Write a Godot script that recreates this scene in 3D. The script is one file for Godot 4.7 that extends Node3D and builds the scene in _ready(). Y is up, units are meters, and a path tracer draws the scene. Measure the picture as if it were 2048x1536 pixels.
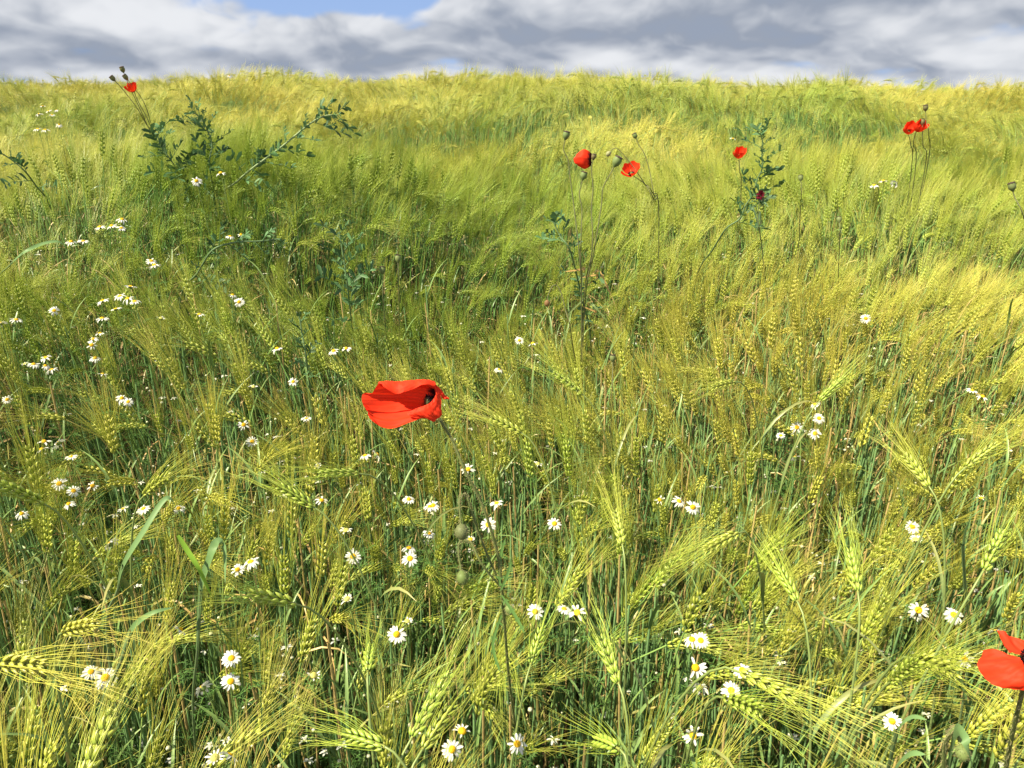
extends Node3D
# A field of green-gold barley on a gentle rise, with poppies, chamomiles and vetch, under a broken cloudy sky.
# Every table holds places in metres in the field (y up, the field rises towards -z).

const CHAMOMILES := [
	[Vector3(-0.966, 0.933, -2.045), 0.0155, "u", "white chamomile opening skyward, third nearest above and left of the slim dark weed"],
	[Vector3(-0.947, 0.926, -2.019), 0.0158, "u", "white chamomile opening skyward, second nearest above and left of the slim dark weed"],
	[Vector3(-0.976, 0.881, -1.869), 0.0153, "u", "white chamomile opening skyward, eighth nearest below and right of the left-edge weed"],
	[Vector3(-0.951, 0.877, -1.857), 0.0158, "u", "white chamomile opening skyward, fourth nearest left of the slim dark weed"],
	[Vector3(-0.929, 0.873, -1.845), 0.0148, "u", "white chamomile opening skyward, third nearest left of the slim dark weed"],
	[Vector3(-1.010, 0.874, -1.849), 0.0158, "u", "white chamomile opening skyward, seventh nearest below and right of the left-edge weed"],
	[Vector3(-1.111, 0.860, -1.811), 0.0122, "f", "white chamomile facing the viewer, below the left-edge weed"],
	[Vector3(-0.962, 0.863, -1.813), 0.0136, "u", "white chamomile opening skyward, ninth nearest below and right of the left-edge weed"],
	[Vector3(-0.966, 0.895, -1.912), 0.0161, "s", "white chamomile seen edge-on, below and right of the left-edge weed"],
	[Vector3(-0.840, 0.849, -1.779), 0.0099, "p", "small pale chamomile bud, left of the slim dark weed"],
	[Vector3(-0.980, 0.849, -1.777), 0.0152, "u", "white chamomile opening skyward, tenth nearest below and right of the left-edge weed"],
	[Vector3(-1.213, 0.841, -1.763), 0.0126, "s", "white chamomile seen edge-on, below the left-edge weed"],
	[Vector3(-1.183, 0.847, -1.773), 0.0141, "u", "white chamomile opening skyward, below the left-edge weed"],
	[Vector3(-0.699, 0.881, -1.880), 0.0124, "u", "white chamomile opening skyward, nearest above and left of the slim dark weed"],
	[Vector3(-0.675, 0.870, -1.853), 0.0134, "f", "white chamomile facing the viewer, above and left of the slim dark weed"],
	[Vector3(-0.754, 0.854, -1.796), 0.0134, "u", "white chamomile opening skyward, second nearest left of the slim dark weed"],
	[Vector3(-0.966, 0.826, -1.731), 0.0114, "u", "white chamomile opening skyward, second nearest above the bent grass blade"],
	[Vector3(-0.974, 0.818, -1.712), 0.0121, "u", "white chamomile opening skyward, fifth nearest above and left of the bent grass blade"],
	[Vector3(-0.967, 0.811, -1.689), 0.0123, "f", "white chamomile facing the viewer, nearest above and left of the bent grass blade"],
	[Vector3(-1.088, 0.776, -1.702), 0.0139, "u", "white chamomile opening skyward, seventh nearest above and left of the bent grass blade"],
	[Vector3(-1.103, 0.768, -1.677), 0.0133, "u", "white chamomile opening skyward, eighth nearest above and left of the bent grass blade"],
	[Vector3(-1.073, 0.766, -1.671), 0.0111, "u", "white chamomile opening skyward, sixth nearest above and left of the bent grass blade"],
	[Vector3(-1.057, 0.759, -1.666), 0.0134, "u", "white chamomile opening skyward, fourth nearest above and left of the bent grass blade"],
	[Vector3(-1.122, 0.769, -1.677), 0.0079, "p", "small pale chamomile bud, above and left of the bent grass blade"],
	[Vector3(-0.971, 0.775, -1.699), 0.0128, "u", "white chamomile opening skyward, third nearest above and left of the bent grass blade"],
	[Vector3(-0.930, 0.756, -1.644), 0.0110, "s", "white chamomile seen edge-on, second nearest above and left of the bent grass blade"],
	[Vector3(-1.108, 0.724, -1.569), 0.0105, "f", "white chamomile facing the viewer, second nearest above and left of the bent grass blade"],
	[Vector3(-0.859, 0.724, -1.575), 0.0137, "u", "white chamomile opening skyward, nearest above the bent grass blade"],
	[Vector3(-0.839, 0.722, -1.561), 0.0113, "f", "white chamomile facing the viewer, above the bent grass blade"],
	[Vector3(-0.498, 0.739, -1.641), 0.0113, "f", "white chamomile facing the viewer, below the slim dark weed"],
	[Vector3(-0.542, 0.800, -1.692), 0.0141, "u", "white chamomile opening skyward, nearest left of the slim dark weed"],
	[Vector3(-0.428, 0.773, -1.759), 0.0137, "u", "white chamomile opening skyward, nearest right of the slim dark weed"],
	[Vector3(-0.387, 0.795, -1.711), 0.0116, "u", "white chamomile opening skyward, second nearest right of the slim dark weed"],
	[Vector3(-0.580, 0.736, -1.612), 0.0101, "p", "small pale chamomile bud, below and left of the slim dark weed"],
	[Vector3(-0.569, 0.695, -1.497), 0.0125, "f", "white chamomile facing the viewer, below and left of the slim dark weed"],
	[Vector3(-0.536, 0.680, -1.445), 0.0130, "f", "white chamomile facing the viewer, left of the left-combed barley ear"],
	[Vector3(-0.441, 0.700, -1.519), 0.0113, "u", "white chamomile opening skyward, above and left of the left-combed barley ear"],
	[Vector3(-0.857, 0.661, -1.297), 0.0140, "f", "white chamomile facing the viewer, third nearest left of the bent grass blade"],
	[Vector3(-0.959, 0.684, -1.435), 0.0131, "u", "white chamomile opening skyward, second nearest above and left of the bent grass blade"],
	[Vector3(-0.927, 0.683, -1.430), 0.0141, "b", "white chamomile turned away, above and left of the bent grass blade"],
	[Vector3(-0.951, 0.677, -1.411), 0.0138, "s", "white chamomile seen edge-on, nearest above and left of the bent grass blade"],
	[Vector3(-0.882, 0.672, -1.390), 0.0116, "u", "white chamomile opening skyward, nearest above and left of the bent grass blade"],
	[Vector3(-0.816, 0.660, -1.271), 0.0118, "f", "white chamomile facing the viewer, second nearest left of the bent grass blade"],
	[Vector3(-0.801, 0.657, -1.226), 0.0111, "u", "white chamomile opening skyward, second nearest left of the bent grass blade"],
	[Vector3(-0.789, 0.661, -1.288), 0.0110, "f", "white chamomile facing the viewer, nearest left of the bent grass blade"],
	[Vector3(-0.696, 0.656, -1.211), 0.0107, "s", "white chamomile seen edge-on, left of the bent grass blade"],
	[Vector3(-0.658, 0.658, -1.208), 0.0116, "u", "white chamomile opening skyward, nearest left of the bent grass blade"],
	[Vector3(-0.347, 0.658, -1.238), 0.0127, "u", "white chamomile opening skyward, below and left of the left-combed barley ear"],
	[Vector3(-0.382, 0.666, -1.361), 0.0076, "p", "small pale chamomile bud, left of the left-combed barley ear"],
	[Vector3(-1.213, 0.985, -2.282), 0.0169, "u", "white chamomile opening skyward, third nearest below and right of the left-edge weed"],
	[Vector3(-1.180, 0.987, -2.288), 0.0153, "u", "white chamomile opening skyward, fourth nearest below and right of the left-edge weed"],
	[Vector3(-1.145, 0.984, -2.272), 0.0151, "u", "white chamomile opening skyward, sixth nearest below and right of the left-edge weed"],
	[Vector3(-1.172, 0.999, -2.339), 0.0176, "u", "white chamomile opening skyward, fifth nearest below and right of the left-edge weed"],
	[Vector3(-1.242, 0.961, -2.170), 0.0160, "u", "white chamomile opening skyward, nearest below and right of the left-edge weed"],
	[Vector3(-1.211, 0.963, -2.176), 0.0152, "u", "white chamomile opening skyward, second nearest below and right of the left-edge weed"],
	[Vector3(-2.542, 1.292, -4.432), 0.0160, "u", "white chamomile opening skyward, seventh nearest above and right of the left-edge weed"],
	[Vector3(-2.349, 1.272, -4.139), 0.0170, "u", "white chamomile opening skyward, sixth nearest above and right of the left-edge weed"],
	[Vector3(-2.353, 1.275, -4.217), 0.0139, "u", "white chamomile opening skyward, eighth nearest above and right of the left-edge weed"],
	[Vector3(-2.277, 1.262, -3.927), 0.0183, "u", "white chamomile opening skyward, third nearest above and right of the left-edge weed"],
	[Vector3(-2.201, 1.259, -3.901), 0.0138, "u", "white chamomile opening skyward, fifth nearest above and right of the left-edge weed"],
	[Vector3(-1.883, 1.222, -3.217), 0.0173, "u", "white chamomile opening skyward, nearest above and right of the left-edge weed"],
	[Vector3(-1.842, 1.219, -3.195), 0.0177, "u", "white chamomile opening skyward, second nearest above and right of the left-edge weed"],
	[Vector3(-1.885, 1.232, -3.378), 0.0137, "u", "white chamomile opening skyward, fourth nearest above and right of the left-edge weed"],
	[Vector3(-2.354, 1.495, -6.898), 0.0174, "u", "white chamomile opening skyward, above and left of the leaning vetch sprig"],
	[Vector3(-0.910, 1.117, -2.284), 0.0154, "f", "white chamomile facing the viewer, below and right of the skyline poppy"],
	[Vector3(-0.864, 1.131, -2.357), 0.0164, "u", "white chamomile opening skyward, nearest below and left of the leaning vetch sprig"],
	[Vector3(-0.809, 0.969, -2.216), 0.0133, "u", "white chamomile opening skyward, third nearest below and left of the leaning vetch sprig"],
	[Vector3(-0.781, 0.971, -2.227), 0.0134, "u", "white chamomile opening skyward, second nearest below and left of the leaning vetch sprig"],
	[Vector3(0.018, 0.786, -1.804), 0.0112, "f", "white chamomile facing the viewer, below and left of the hooked small bud"],
	[Vector3(0.051, 0.781, -1.791), 0.0140, "s", "white chamomile seen edge-on, below the hooked small bud"],
	[Vector3(-0.031, 0.735, -1.734), 0.0112, "u", "white chamomile opening skyward, below and left of the hooked small bud"],
	[Vector3(-0.295, 0.671, -1.396), 0.0133, "u", "white chamomile opening skyward, above and right of the left-combed barley ear"],
	[Vector3(-0.273, 0.671, -1.400), 0.0139, "b", "white chamomile turned away, above and right of the left-combed barley ear"],
	[Vector3(-0.086, 0.663, -1.353), 0.0140, "f", "white chamomile facing the viewer, above the drooping hairy bud"],
	[Vector3(-0.188, 0.660, -1.238), 0.0118, "u", "white chamomile opening skyward, second nearest above and left of the drooping hairy bud"],
	[Vector3(-0.142, 0.658, -1.220), 0.0118, "f", "white chamomile facing the viewer, above and left of the drooping hairy bud"],
	[Vector3(-0.028, 0.658, -1.228), 0.0124, "u", "white chamomile opening skyward, above and right of the drooping hairy bud"],
	[Vector3(0.051, 0.666, -1.368), 0.0096, "p", "small pale chamomile bud, above and right of the drooping hairy bud"],
	[Vector3(0.270, 0.656, -1.244), 0.0109, "f", "white chamomile facing the viewer, below the lone pod"],
	[Vector3(0.304, 0.657, -1.237), 0.0133, "u", "white chamomile opening skyward, nearest below and right of the lone pod"],
	[Vector3(0.670, 0.689, -1.546), 0.0134, "f", "white chamomile facing the viewer, second nearest right of the lone pod"],
	[Vector3(0.610, 0.683, -1.510), 0.0137, "f", "white chamomile facing the viewer, nearest right of the lone pod"],
	[Vector3(0.566, 0.678, -1.479), 0.0106, "u", "white chamomile opening skyward, second nearest below and right of the lone pod"],
	[Vector3(0.640, 0.680, -1.485), 0.0140, "f", "white chamomile facing the viewer, third nearest right of the lone pod"],
	[Vector3(0.568, 0.670, -1.392), 0.0108, "b", "white chamomile turned away, below and right of the lone pod"],
	[Vector3(0.920, 0.805, -1.934), 0.0137, "f", "white chamomile facing the viewer, below and right of the crimson thistle"],
	[Vector3(1.062, 0.710, -1.658), 0.0128, "u", "white chamomile opening skyward, below the upper right poppies"],
	[Vector3(1.074, 0.704, -1.635), 0.0139, "u", "white chamomile opening skyward, above the right-edge poppy"],
	[Vector3(0.857, 0.660, -1.243), 0.0085, "p", "small pale chamomile bud, above the right-edge poppy"],
	[Vector3(0.323, 0.660, -1.210), 0.0139, "f", "white chamomile facing the viewer, below and right of the lone pod"],
	[Vector3(0.681, 0.698, -1.603), 0.0125, "s", "white chamomile seen edge-on, right of the lone pod"],
	[Vector3(1.202, 1.067, -2.624), 0.0152, "u", "white chamomile opening skyward, second nearest below and left of the upper right poppies"],
	[Vector3(1.273, 1.073, -2.714), 0.0152, "u", "white chamomile opening skyward, nearest below and left of the upper right poppies"],
	[Vector3(1.287, 1.070, -2.662), 0.0145, "b", "white chamomile turned away, below the upper right poppies"],
	[Vector3(0.984, 1.167, -3.593), 0.0140, "u", "white chamomile opening skyward, above and left of the crimson thistle"],
	[Vector3(-0.867, 0.656, -1.193), 0.0111, "u", "white chamomile opening skyward, third nearest left of the bent grass blade"],
	[Vector3(-0.659, 0.659, -1.091), 0.0130, "b", "white chamomile turned away, below and left of the bent grass blade"],
	[Vector3(-0.415, 0.656, -1.044), 0.0142, "u", "white chamomile opening skyward, below and right of the bent grass blade"],
	[Vector3(-0.429, 0.655, -1.024), 0.0111, "f", "white chamomile facing the viewer, below and right of the bent grass blade"],
	[Vector3(-0.538, 0.660, -0.791), 0.0107, "f", "white chamomile facing the viewer, second nearest above the corner barley ear"],
	[Vector3(-0.518, 0.655, -0.786), 0.0142, "f", "white chamomile facing the viewer, nearest above the corner barley ear"],
	[Vector3(-0.367, 0.660, -0.816), 0.0125, "u", "white chamomile opening skyward, above and right of the corner barley ear"],
	[Vector3(-0.355, 0.657, -0.777), 0.0120, "f", "white chamomile facing the viewer, above and right of the corner barley ear"],
	[Vector3(-0.385, 0.658, -0.764), 0.0114, "b", "white chamomile turned away, above and right of the corner barley ear"],
	[Vector3(-0.253, 0.656, -0.788), 0.0091, "p", "small pale chamomile bud, third nearest below the left-combed barley ear"],
	[Vector3(-0.331, 0.658, -0.656), 0.0098, "p", "small pale chamomile bud, right of the corner barley ear"],
	[Vector3(-0.317, 0.656, -0.661), 0.0122, "b", "white chamomile turned away, right of the corner barley ear"],
	[Vector3(-0.594, 0.660, -1.205), 0.0121, "u", "white chamomile opening skyward, right of the bent grass blade"],
	[Vector3(-0.460, 0.656, -0.878), 0.0107, "b", "white chamomile turned away, below the bent grass blade"],
	[Vector3(-0.282, 0.657, -1.136), 0.0100, "p", "small pale chamomile bud, nearest below the left-combed barley ear"],
	[Vector3(-0.140, 0.657, -1.127), 0.0106, "u", "white chamomile opening skyward, nearest left of the drooping hairy bud"],
	[Vector3(-0.169, 0.655, -1.086), 0.0123, "u", "white chamomile opening skyward, second nearest left of the drooping hairy bud"],
	[Vector3(-0.163, 0.657, -1.052), 0.0136, "f", "white chamomile facing the viewer, nearest below and left of the drooping hairy bud"],
	[Vector3(-0.069, 0.656, -1.109), 0.0079, "p", "small pale chamomile bud, below and right of the drooping hairy bud"],
	[Vector3(-0.255, 0.657, -1.058), 0.0132, "f", "white chamomile facing the viewer, below the left-combed barley ear"],
	[Vector3(-0.041, 0.656, -1.157), 0.0140, "f", "white chamomile facing the viewer, nearest right of the drooping hairy bud"],
	[Vector3(0.073, 0.658, -1.157), 0.0128, "f", "white chamomile facing the viewer, second nearest right of the drooping hairy bud"],
	[Vector3(-0.158, 0.658, -0.866), 0.0134, "f", "white chamomile facing the viewer, second nearest below and left of the drooping hairy bud"],
	[Vector3(-0.147, 0.658, -0.894), 0.0078, "p", "small pale chamomile bud, below and left of the drooping hairy bud"],
	[Vector3(0.033, 0.657, -0.917), 0.0121, "f", "white chamomile facing the viewer, nearest below and right of the drooping hairy bud"],
	[Vector3(0.075, 0.655, -0.926), 0.0111, "u", "white chamomile opening skyward, below and right of the drooping hairy bud"],
	[Vector3(0.093, 0.658, -0.914), 0.0136, "f", "white chamomile facing the viewer, second nearest below and right of the drooping hairy bud"],
	[Vector3(0.006, 0.656, -0.678), 0.0116, "f", "white chamomile facing the viewer, second nearest below the drooping hairy bud"],
	[Vector3(-0.068, 0.654, -0.672), 0.0122, "f", "white chamomile facing the viewer, nearest below the drooping hairy bud"],
	[Vector3(-0.058, 0.659, -0.693), 0.0102, "p", "small pale chamomile bud, below the drooping hairy bud"],
	[Vector3(-0.242, 0.655, -0.948), 0.0098, "p", "small pale chamomile bud, second nearest below the left-combed barley ear"],
	[Vector3(0.238, 0.654, -0.805), 0.0141, "f", "white chamomile facing the viewer, second nearest left of the down-pointing barley ear"],
	[Vector3(0.297, 0.655, -0.799), 0.0122, "u", "white chamomile opening skyward, nearest above and left of the down-pointing barley ear"],
	[Vector3(0.271, 0.660, -0.758), 0.0123, "f", "white chamomile facing the viewer, nearest left of the down-pointing barley ear"],
	[Vector3(0.234, 0.657, -0.767), 0.0132, "b", "white chamomile turned away, left of the down-pointing barley ear"],
	[Vector3(0.245, 0.656, -0.858), 0.0123, "u", "white chamomile opening skyward, second nearest above and left of the down-pointing barley ear"],
	[Vector3(0.256, 0.657, -0.855), 0.0116, "f", "white chamomile facing the viewer, above and left of the down-pointing barley ear"],
	[Vector3(0.209, 0.657, -0.689), 0.0120, "f", "white chamomile facing the viewer, below and left of the down-pointing barley ear"],
	[Vector3(0.449, 0.657, -0.711), 0.0110, "f", "white chamomile facing the viewer, right of the down-pointing barley ear"],
	[Vector3(0.683, 0.660, -1.143), 0.0119, "f", "white chamomile facing the viewer, third nearest above and left of the right-edge poppy"],
	[Vector3(0.672, 0.657, -1.108), 0.0102, "p", "small pale chamomile bud, above and left of the right-edge poppy"],
	[Vector3(0.583, 0.658, -0.919), 0.0141, "f", "white chamomile facing the viewer, second nearest above and left of the right-edge poppy"],
	[Vector3(0.626, 0.660, -0.906), 0.0128, "f", "white chamomile facing the viewer, nearest above and left of the right-edge poppy"],
	[Vector3(0.668, 0.657, -0.873), 0.0123, "b", "white chamomile turned away, above the right-edge poppy"],
	[Vector3(0.591, 0.660, -0.814), 0.0118, "f", "white chamomile facing the viewer, left of the right-edge poppy"],
	[Vector3(-0.148, 0.656, -1.218), 0.0108, "u", "white chamomile opening skyward, nearest above and left of the drooping hairy bud"],
]
const TALL_EARS := [
	[Vector3(-0.339, 0.839, -0.449), Vector3(0.087, 0.519, -0.850), 0.064, "big pale yellow barley ear at the bottom left corner"],
	[Vector3(-0.437, 0.899, -0.527), Vector3(0.903, 0.298, 0.309), 0.059, "pale barley ear entering from the left edge, awns spread right"],
	[Vector3(-0.242, 0.815, -0.721), Vector3(-0.700, 0.596, 0.393), 0.059, "plump barley ear bent over, awns combed left, above the chamomile pair"],
	[Vector3(-0.099, 0.757, -0.586), Vector3(0.435, 0.398, -0.807), 0.074, "large yellow barley ear leaning right below the large poppy"],
	[Vector3(-0.087, 0.756, -0.573), Vector3(0.417, 0.151, -0.896), 0.061, "smaller barley ear just right of the large leaning ear"],
	[Vector3(0.022, 0.718, -0.736), Vector3(0.256, 0.237, -0.937), 0.061, "upright plump barley ear right of the chamomile at the bottom edge"],
	[Vector3(0.118, 0.741, -0.679), Vector3(-0.232, 0.330, -0.915), 0.061, "barley ear leaning left between two upright ears near the bottom"],
	[Vector3(0.230, 0.805, -0.624), Vector3(0.687, 0.152, 0.711), 0.059, "bright barley ear pointing down right beside two chamomiles"],
	[Vector3(0.214, 0.784, -0.611), Vector3(0.275, 0.576, 0.770), 0.059, "short barley ear lying under the bright down-pointing ear"],
	[Vector3(0.368, 0.818, -0.597), Vector3(-0.000, 0.866, 0.501), 0.060, "curved barley ear left of the cut off poppy"],
	[Vector3(0.380, 0.852, -0.589), Vector3(0.090, 0.544, 0.834), 0.059, "arched barley ear with awns sweeping toward the cut off poppy"],
	[Vector3(0.311, 0.787, -0.917), Vector3(-0.896, -0.131, 0.424), 0.059, "bright barley ear nodding left in the right half"],
	[Vector3(-0.236, 0.802, -1.064), Vector3(-0.854, 0.299, 0.426), 0.063, "barley ear with long awns combed left below the large poppy"],
	[Vector3(-0.283, 0.798, -0.968), Vector3(-0.827, 0.517, -0.223), 0.059, "dark barley ear rising left below the combed ear"],
	[Vector3(0.537, 0.842, -0.746), Vector3(0.617, 0.486, -0.619), 0.061, "upright barley ear near the right edge"],
	[Vector3(0.647, 0.852, -0.986), Vector3(0.802, 0.487, -0.345), 0.061, "sunlit barley ear leaning right near the right edge"],
	[Vector3(0.557, 0.831, -1.293), Vector3(0.703, 0.646, -0.298), 0.064, "sunlit barley ear above the chamomile group on the right"],
	[Vector3(0.016, 0.796, -1.231), Vector3(-0.848, 0.397, -0.352), 0.059, "barley ear rising left, right of the large poppy"],
	[Vector3(0.592, 0.829, -0.970), Vector3(-0.186, 0.444, -0.876), 0.061, "barley ear leaning left in the right field"],
	[Vector3(-0.577, 0.878, -0.836), Vector3(-0.421, 0.779, 0.464), 0.059, "barley ear leaning to the left edge below the small daisies"],
	[Vector3(0.353, 0.763, -0.796), Vector3(-0.094, 0.249, -0.964), 0.061, "barley ear leaning left over blue green stems"],
	[Vector3(0.418, 0.787, -0.782), Vector3(0.157, 0.438, -0.885), 0.061, "tall upright barley ear beside the blue green stems on the right"],
	[Vector3(-0.159, 0.754, -0.682), Vector3(-0.114, -0.133, -0.985), 0.060, "upright barley ear under the chamomile cluster"],
	[Vector3(-0.435, 0.861, -0.617), Vector3(0.753, 0.524, 0.399), 0.060, "barley ear with a silvery awn fan at lower left"],
	[Vector3(0.153, 0.766, -0.920), Vector3(-0.050, 0.379, -0.924), 0.061, "upright barley ear in the middle of the near stand"],
	[Vector3(-0.491, 0.849, -0.911), Vector3(0.703, 0.676, 0.218), 0.059, "barley ear curling up above the long bent grass blade"],
	[Vector3(0.137, 0.805, -1.391), Vector3(-0.751, 0.597, -0.283), 0.071, "barley ear leaning left in the mid field"],
	[Vector3(0.431, 0.829, -1.395), Vector3(-0.861, 0.101, 0.499), 0.060, "barley ear lying flat above the right chamomiles"],
	[Vector3(-0.121, 0.768, -0.565), Vector3(-0.766, -0.254, -0.590), 0.061, "barley ear at the bottom edge reaching left"],
	[Vector3(0.106, 0.750, -0.579), Vector3(-0.304, -0.501, -0.811), 0.060, "barley ear at the bottom edge right of the large chamomile"],
]
const BLOWN_PETALS := [
	[[Vector3(-0.0792, 1.0701, -0.7303), Vector3(-0.0766, 1.0647, -0.7328), Vector3(-0.0772, 1.0587, -0.7315), Vector3(-0.0805, 1.0539, -0.7270), Vector3(-0.0840, 1.0513, -0.7200)], [Vector3(-0.0961, 1.0763, -0.7295), Vector3(-0.0990, 1.0677, -0.7335), Vector3(-0.1018, 1.0619, -0.7331), Vector3(-0.1036, 1.0562, -0.7294), Vector3(-0.1037, 1.0514, -0.7197)], [Vector3(-0.1152, 1.0798, -0.7259), Vector3(-0.1187, 1.0709, -0.7296), Vector3(-0.1225, 1.0640, -0.7290), Vector3(-0.1249, 1.0577, -0.7256), Vector3(-0.1244, 1.0507, -0.7161)], [Vector3(-0.1331, 1.0813, -0.7190), Vector3(-0.1393, 1.0710, -0.7194), Vector3(-0.1488, 1.0691, -0.7189), Vector3(-0.1506, 1.0626, -0.7149), Vector3(-0.1447, 1.0557, -0.7105)]],
	[[Vector3(-0.1338, 1.0785, -0.7222), Vector3(-0.1207, 1.0749, -0.7275), Vector3(-0.1060, 1.0729, -0.7301), Vector3(-0.0911, 1.0709, -0.7325), Vector3(-0.0745, 1.0669, -0.7328)], [Vector3(-0.1336, 1.0818, -0.7191), Vector3(-0.1195, 1.0813, -0.7219), Vector3(-0.1048, 1.0815, -0.7243), Vector3(-0.0901, 1.0816, -0.7268), Vector3(-0.0778, 1.0783, -0.7286)], [Vector3(-0.1301, 1.0813, -0.7162), Vector3(-0.1182, 1.0781, -0.7149), Vector3(-0.1039, 1.0791, -0.7164), Vector3(-0.0894, 1.0814, -0.7203), Vector3(-0.0768, 1.0775, -0.7235)], [Vector3(-0.1281, 1.0795, -0.7154), Vector3(-0.1166, 1.0724, -0.7118), Vector3(-0.1051, 1.0744, -0.7122), Vector3(-0.0905, 1.0791, -0.7165), Vector3(-0.0781, 1.0773, -0.7212)]],
	[[Vector3(-0.0824, 1.0553, -0.7263), Vector3(-0.0856, 1.0525, -0.7170), Vector3(-0.0832, 1.0493, -0.7116)], [Vector3(-0.1050, 1.0538, -0.7272), Vector3(-0.1027, 1.0479, -0.7151), Vector3(-0.0988, 1.0445, -0.7064)], [Vector3(-0.1249, 1.0559, -0.7248), Vector3(-0.1226, 1.0449, -0.7118), Vector3(-0.1190, 1.0384, -0.7017)], [Vector3(-0.1399, 1.0565, -0.7179), Vector3(-0.1371, 1.0470, -0.7094), Vector3(-0.1323, 1.0409, -0.7021)], [Vector3(-0.1486, 1.0611, -0.7147), Vector3(-0.1447, 1.0544, -0.7099), Vector3(-0.1398, 1.0479, -0.7048)]],
	[[Vector3(-0.1059, 1.0523, -0.7098), Vector3(-0.0942, 1.0575, -0.7103), Vector3(-0.0837, 1.0613, -0.7115), Vector3(-0.0775, 1.0665, -0.7159), Vector3(-0.0755, 1.0716, -0.7236)], [Vector3(-0.1036, 1.0511, -0.7074), Vector3(-0.0925, 1.0545, -0.7071), Vector3(-0.0816, 1.0576, -0.7086), Vector3(-0.0750, 1.0631, -0.7149), Vector3(-0.0736, 1.0683, -0.7236)], [Vector3(-0.0943, 1.0479, -0.7074), Vector3(-0.0866, 1.0494, -0.7062), Vector3(-0.0787, 1.0516, -0.7075), Vector3(-0.0722, 1.0572, -0.7149), Vector3(-0.0723, 1.0633, -0.7240)], [Vector3(-0.0832, 1.0466, -0.7104), Vector3(-0.0786, 1.0438, -0.7081), Vector3(-0.0747, 1.0457, -0.7099), Vector3(-0.0710, 1.0504, -0.7156), Vector3(-0.0724, 1.0568, -0.7225)]],
	[[Vector3(-0.0818, 1.0792, -0.7291), Vector3(-0.0730, 1.0711, -0.7291), Vector3(-0.0670, 1.0639, -0.7280), Vector3(-0.0635, 1.0611, -0.7267)], [Vector3(-0.0789, 1.0731, -0.7282), Vector3(-0.0724, 1.0681, -0.7269), Vector3(-0.0684, 1.0626, -0.7257), Vector3(-0.0659, 1.0605, -0.7256)], [Vector3(-0.0769, 1.0664, -0.7258), Vector3(-0.0728, 1.0649, -0.7240), Vector3(-0.0704, 1.0619, -0.7247), Vector3(-0.0685, 1.0605, -0.7254)]]
]
const EDGE_PETALS := [
	[[Vector3(0.3473, 0.9883, -0.4292), Vector3(0.3488, 0.9884, -0.4261), Vector3(0.3508, 0.9873, -0.4234), Vector3(0.3527, 0.9857, -0.4204), Vector3(0.3566, 0.9846, -0.4182)], [Vector3(0.3414, 0.9881, -0.4324), Vector3(0.3400, 0.9872, -0.4275), Vector3(0.3412, 0.9853, -0.4209), Vector3(0.3458, 0.9838, -0.4158), Vector3(0.3545, 0.9834, -0.4135)], [Vector3(0.3359, 0.9877, -0.4376), Vector3(0.3314, 0.9833, -0.4296), Vector3(0.3335, 0.9806, -0.4204), Vector3(0.3412, 0.9797, -0.4133), Vector3(0.3534, 0.9815, -0.4100)], [Vector3(0.3316, 0.9837, -0.4414), Vector3(0.3261, 0.9774, -0.4350), Vector3(0.3271, 0.9723, -0.4246), Vector3(0.3375, 0.9730, -0.4157), Vector3(0.3525, 0.9760, -0.4086)]],
	[[Vector3(0.3449, 0.9879, -0.4347), Vector3(0.3521, 0.9875, -0.4311), Vector3(0.3585, 0.9883, -0.4252)], [Vector3(0.3446, 0.9890, -0.4423), Vector3(0.3536, 0.9873, -0.4390), Vector3(0.3627, 0.9896, -0.4307)], [Vector3(0.3454, 0.9937, -0.4519), Vector3(0.3547, 0.9905, -0.4473), Vector3(0.3668, 0.9914, -0.4367)]],
	[[Vector3(0.3545, 0.9893, -0.4241), Vector3(0.3582, 0.9878, -0.4209), Vector3(0.3536, 0.9840, -0.4175)], [Vector3(0.3626, 0.9925, -0.4252), Vector3(0.3646, 0.9902, -0.4162), Vector3(0.3565, 0.9830, -0.4101)], [Vector3(0.3691, 0.9972, -0.4276), Vector3(0.3711, 0.9930, -0.4129), Vector3(0.3581, 0.9799, -0.4044)]]
]
const MAIN_STEM := [Vector3(-0.075, 1.044, -0.719), Vector3(-0.061, 1.020, -0.715), Vector3(-0.048, 0.992, -0.703), Vector3(-0.035, 0.965, -0.700), Vector3(-0.024, 0.935, -0.695), Vector3(-0.015, 0.897, -0.695), Vector3(-0.011, 0.858, -0.693)]
const MAIN_ROOT := [Vector3(-0.011, 0.858, -0.693), Vector3(-0.008, 0.780, -0.722), Vector3(-0.004, 0.690, -0.751), Vector3(0.003, 0.570, -0.803), Vector3(0.008, 0.462, -0.866)]
const MAIN_BUD := [Vector3(-0.013, 0.861, -0.695), Vector3(-0.026, 0.897, -0.695), Vector3(-0.036, 0.924, -0.700), Vector3(-0.044, 0.951, -0.704), Vector3(-0.048, 0.960, -0.709), Vector3(-0.053, 0.962, -0.703), Vector3(-0.054, 0.957, -0.695), Vector3(-0.052, 0.940, -0.685)]
const MAIN_BUD_B := [Vector3(-0.012, 0.858, -0.693), Vector3(-0.031, 0.888, -0.689), Vector3(-0.042, 0.906, -0.700), Vector3(-0.047, 0.909, -0.702), Vector3(-0.055, 0.909, -0.701), Vector3(-0.056, 0.898, -0.694), Vector3(-0.053, 0.884, -0.685)]
const MAIN_BUD_C := [Vector3(-0.011, 0.841, -0.693), Vector3(-0.006, 0.836, -0.690)]
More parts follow.
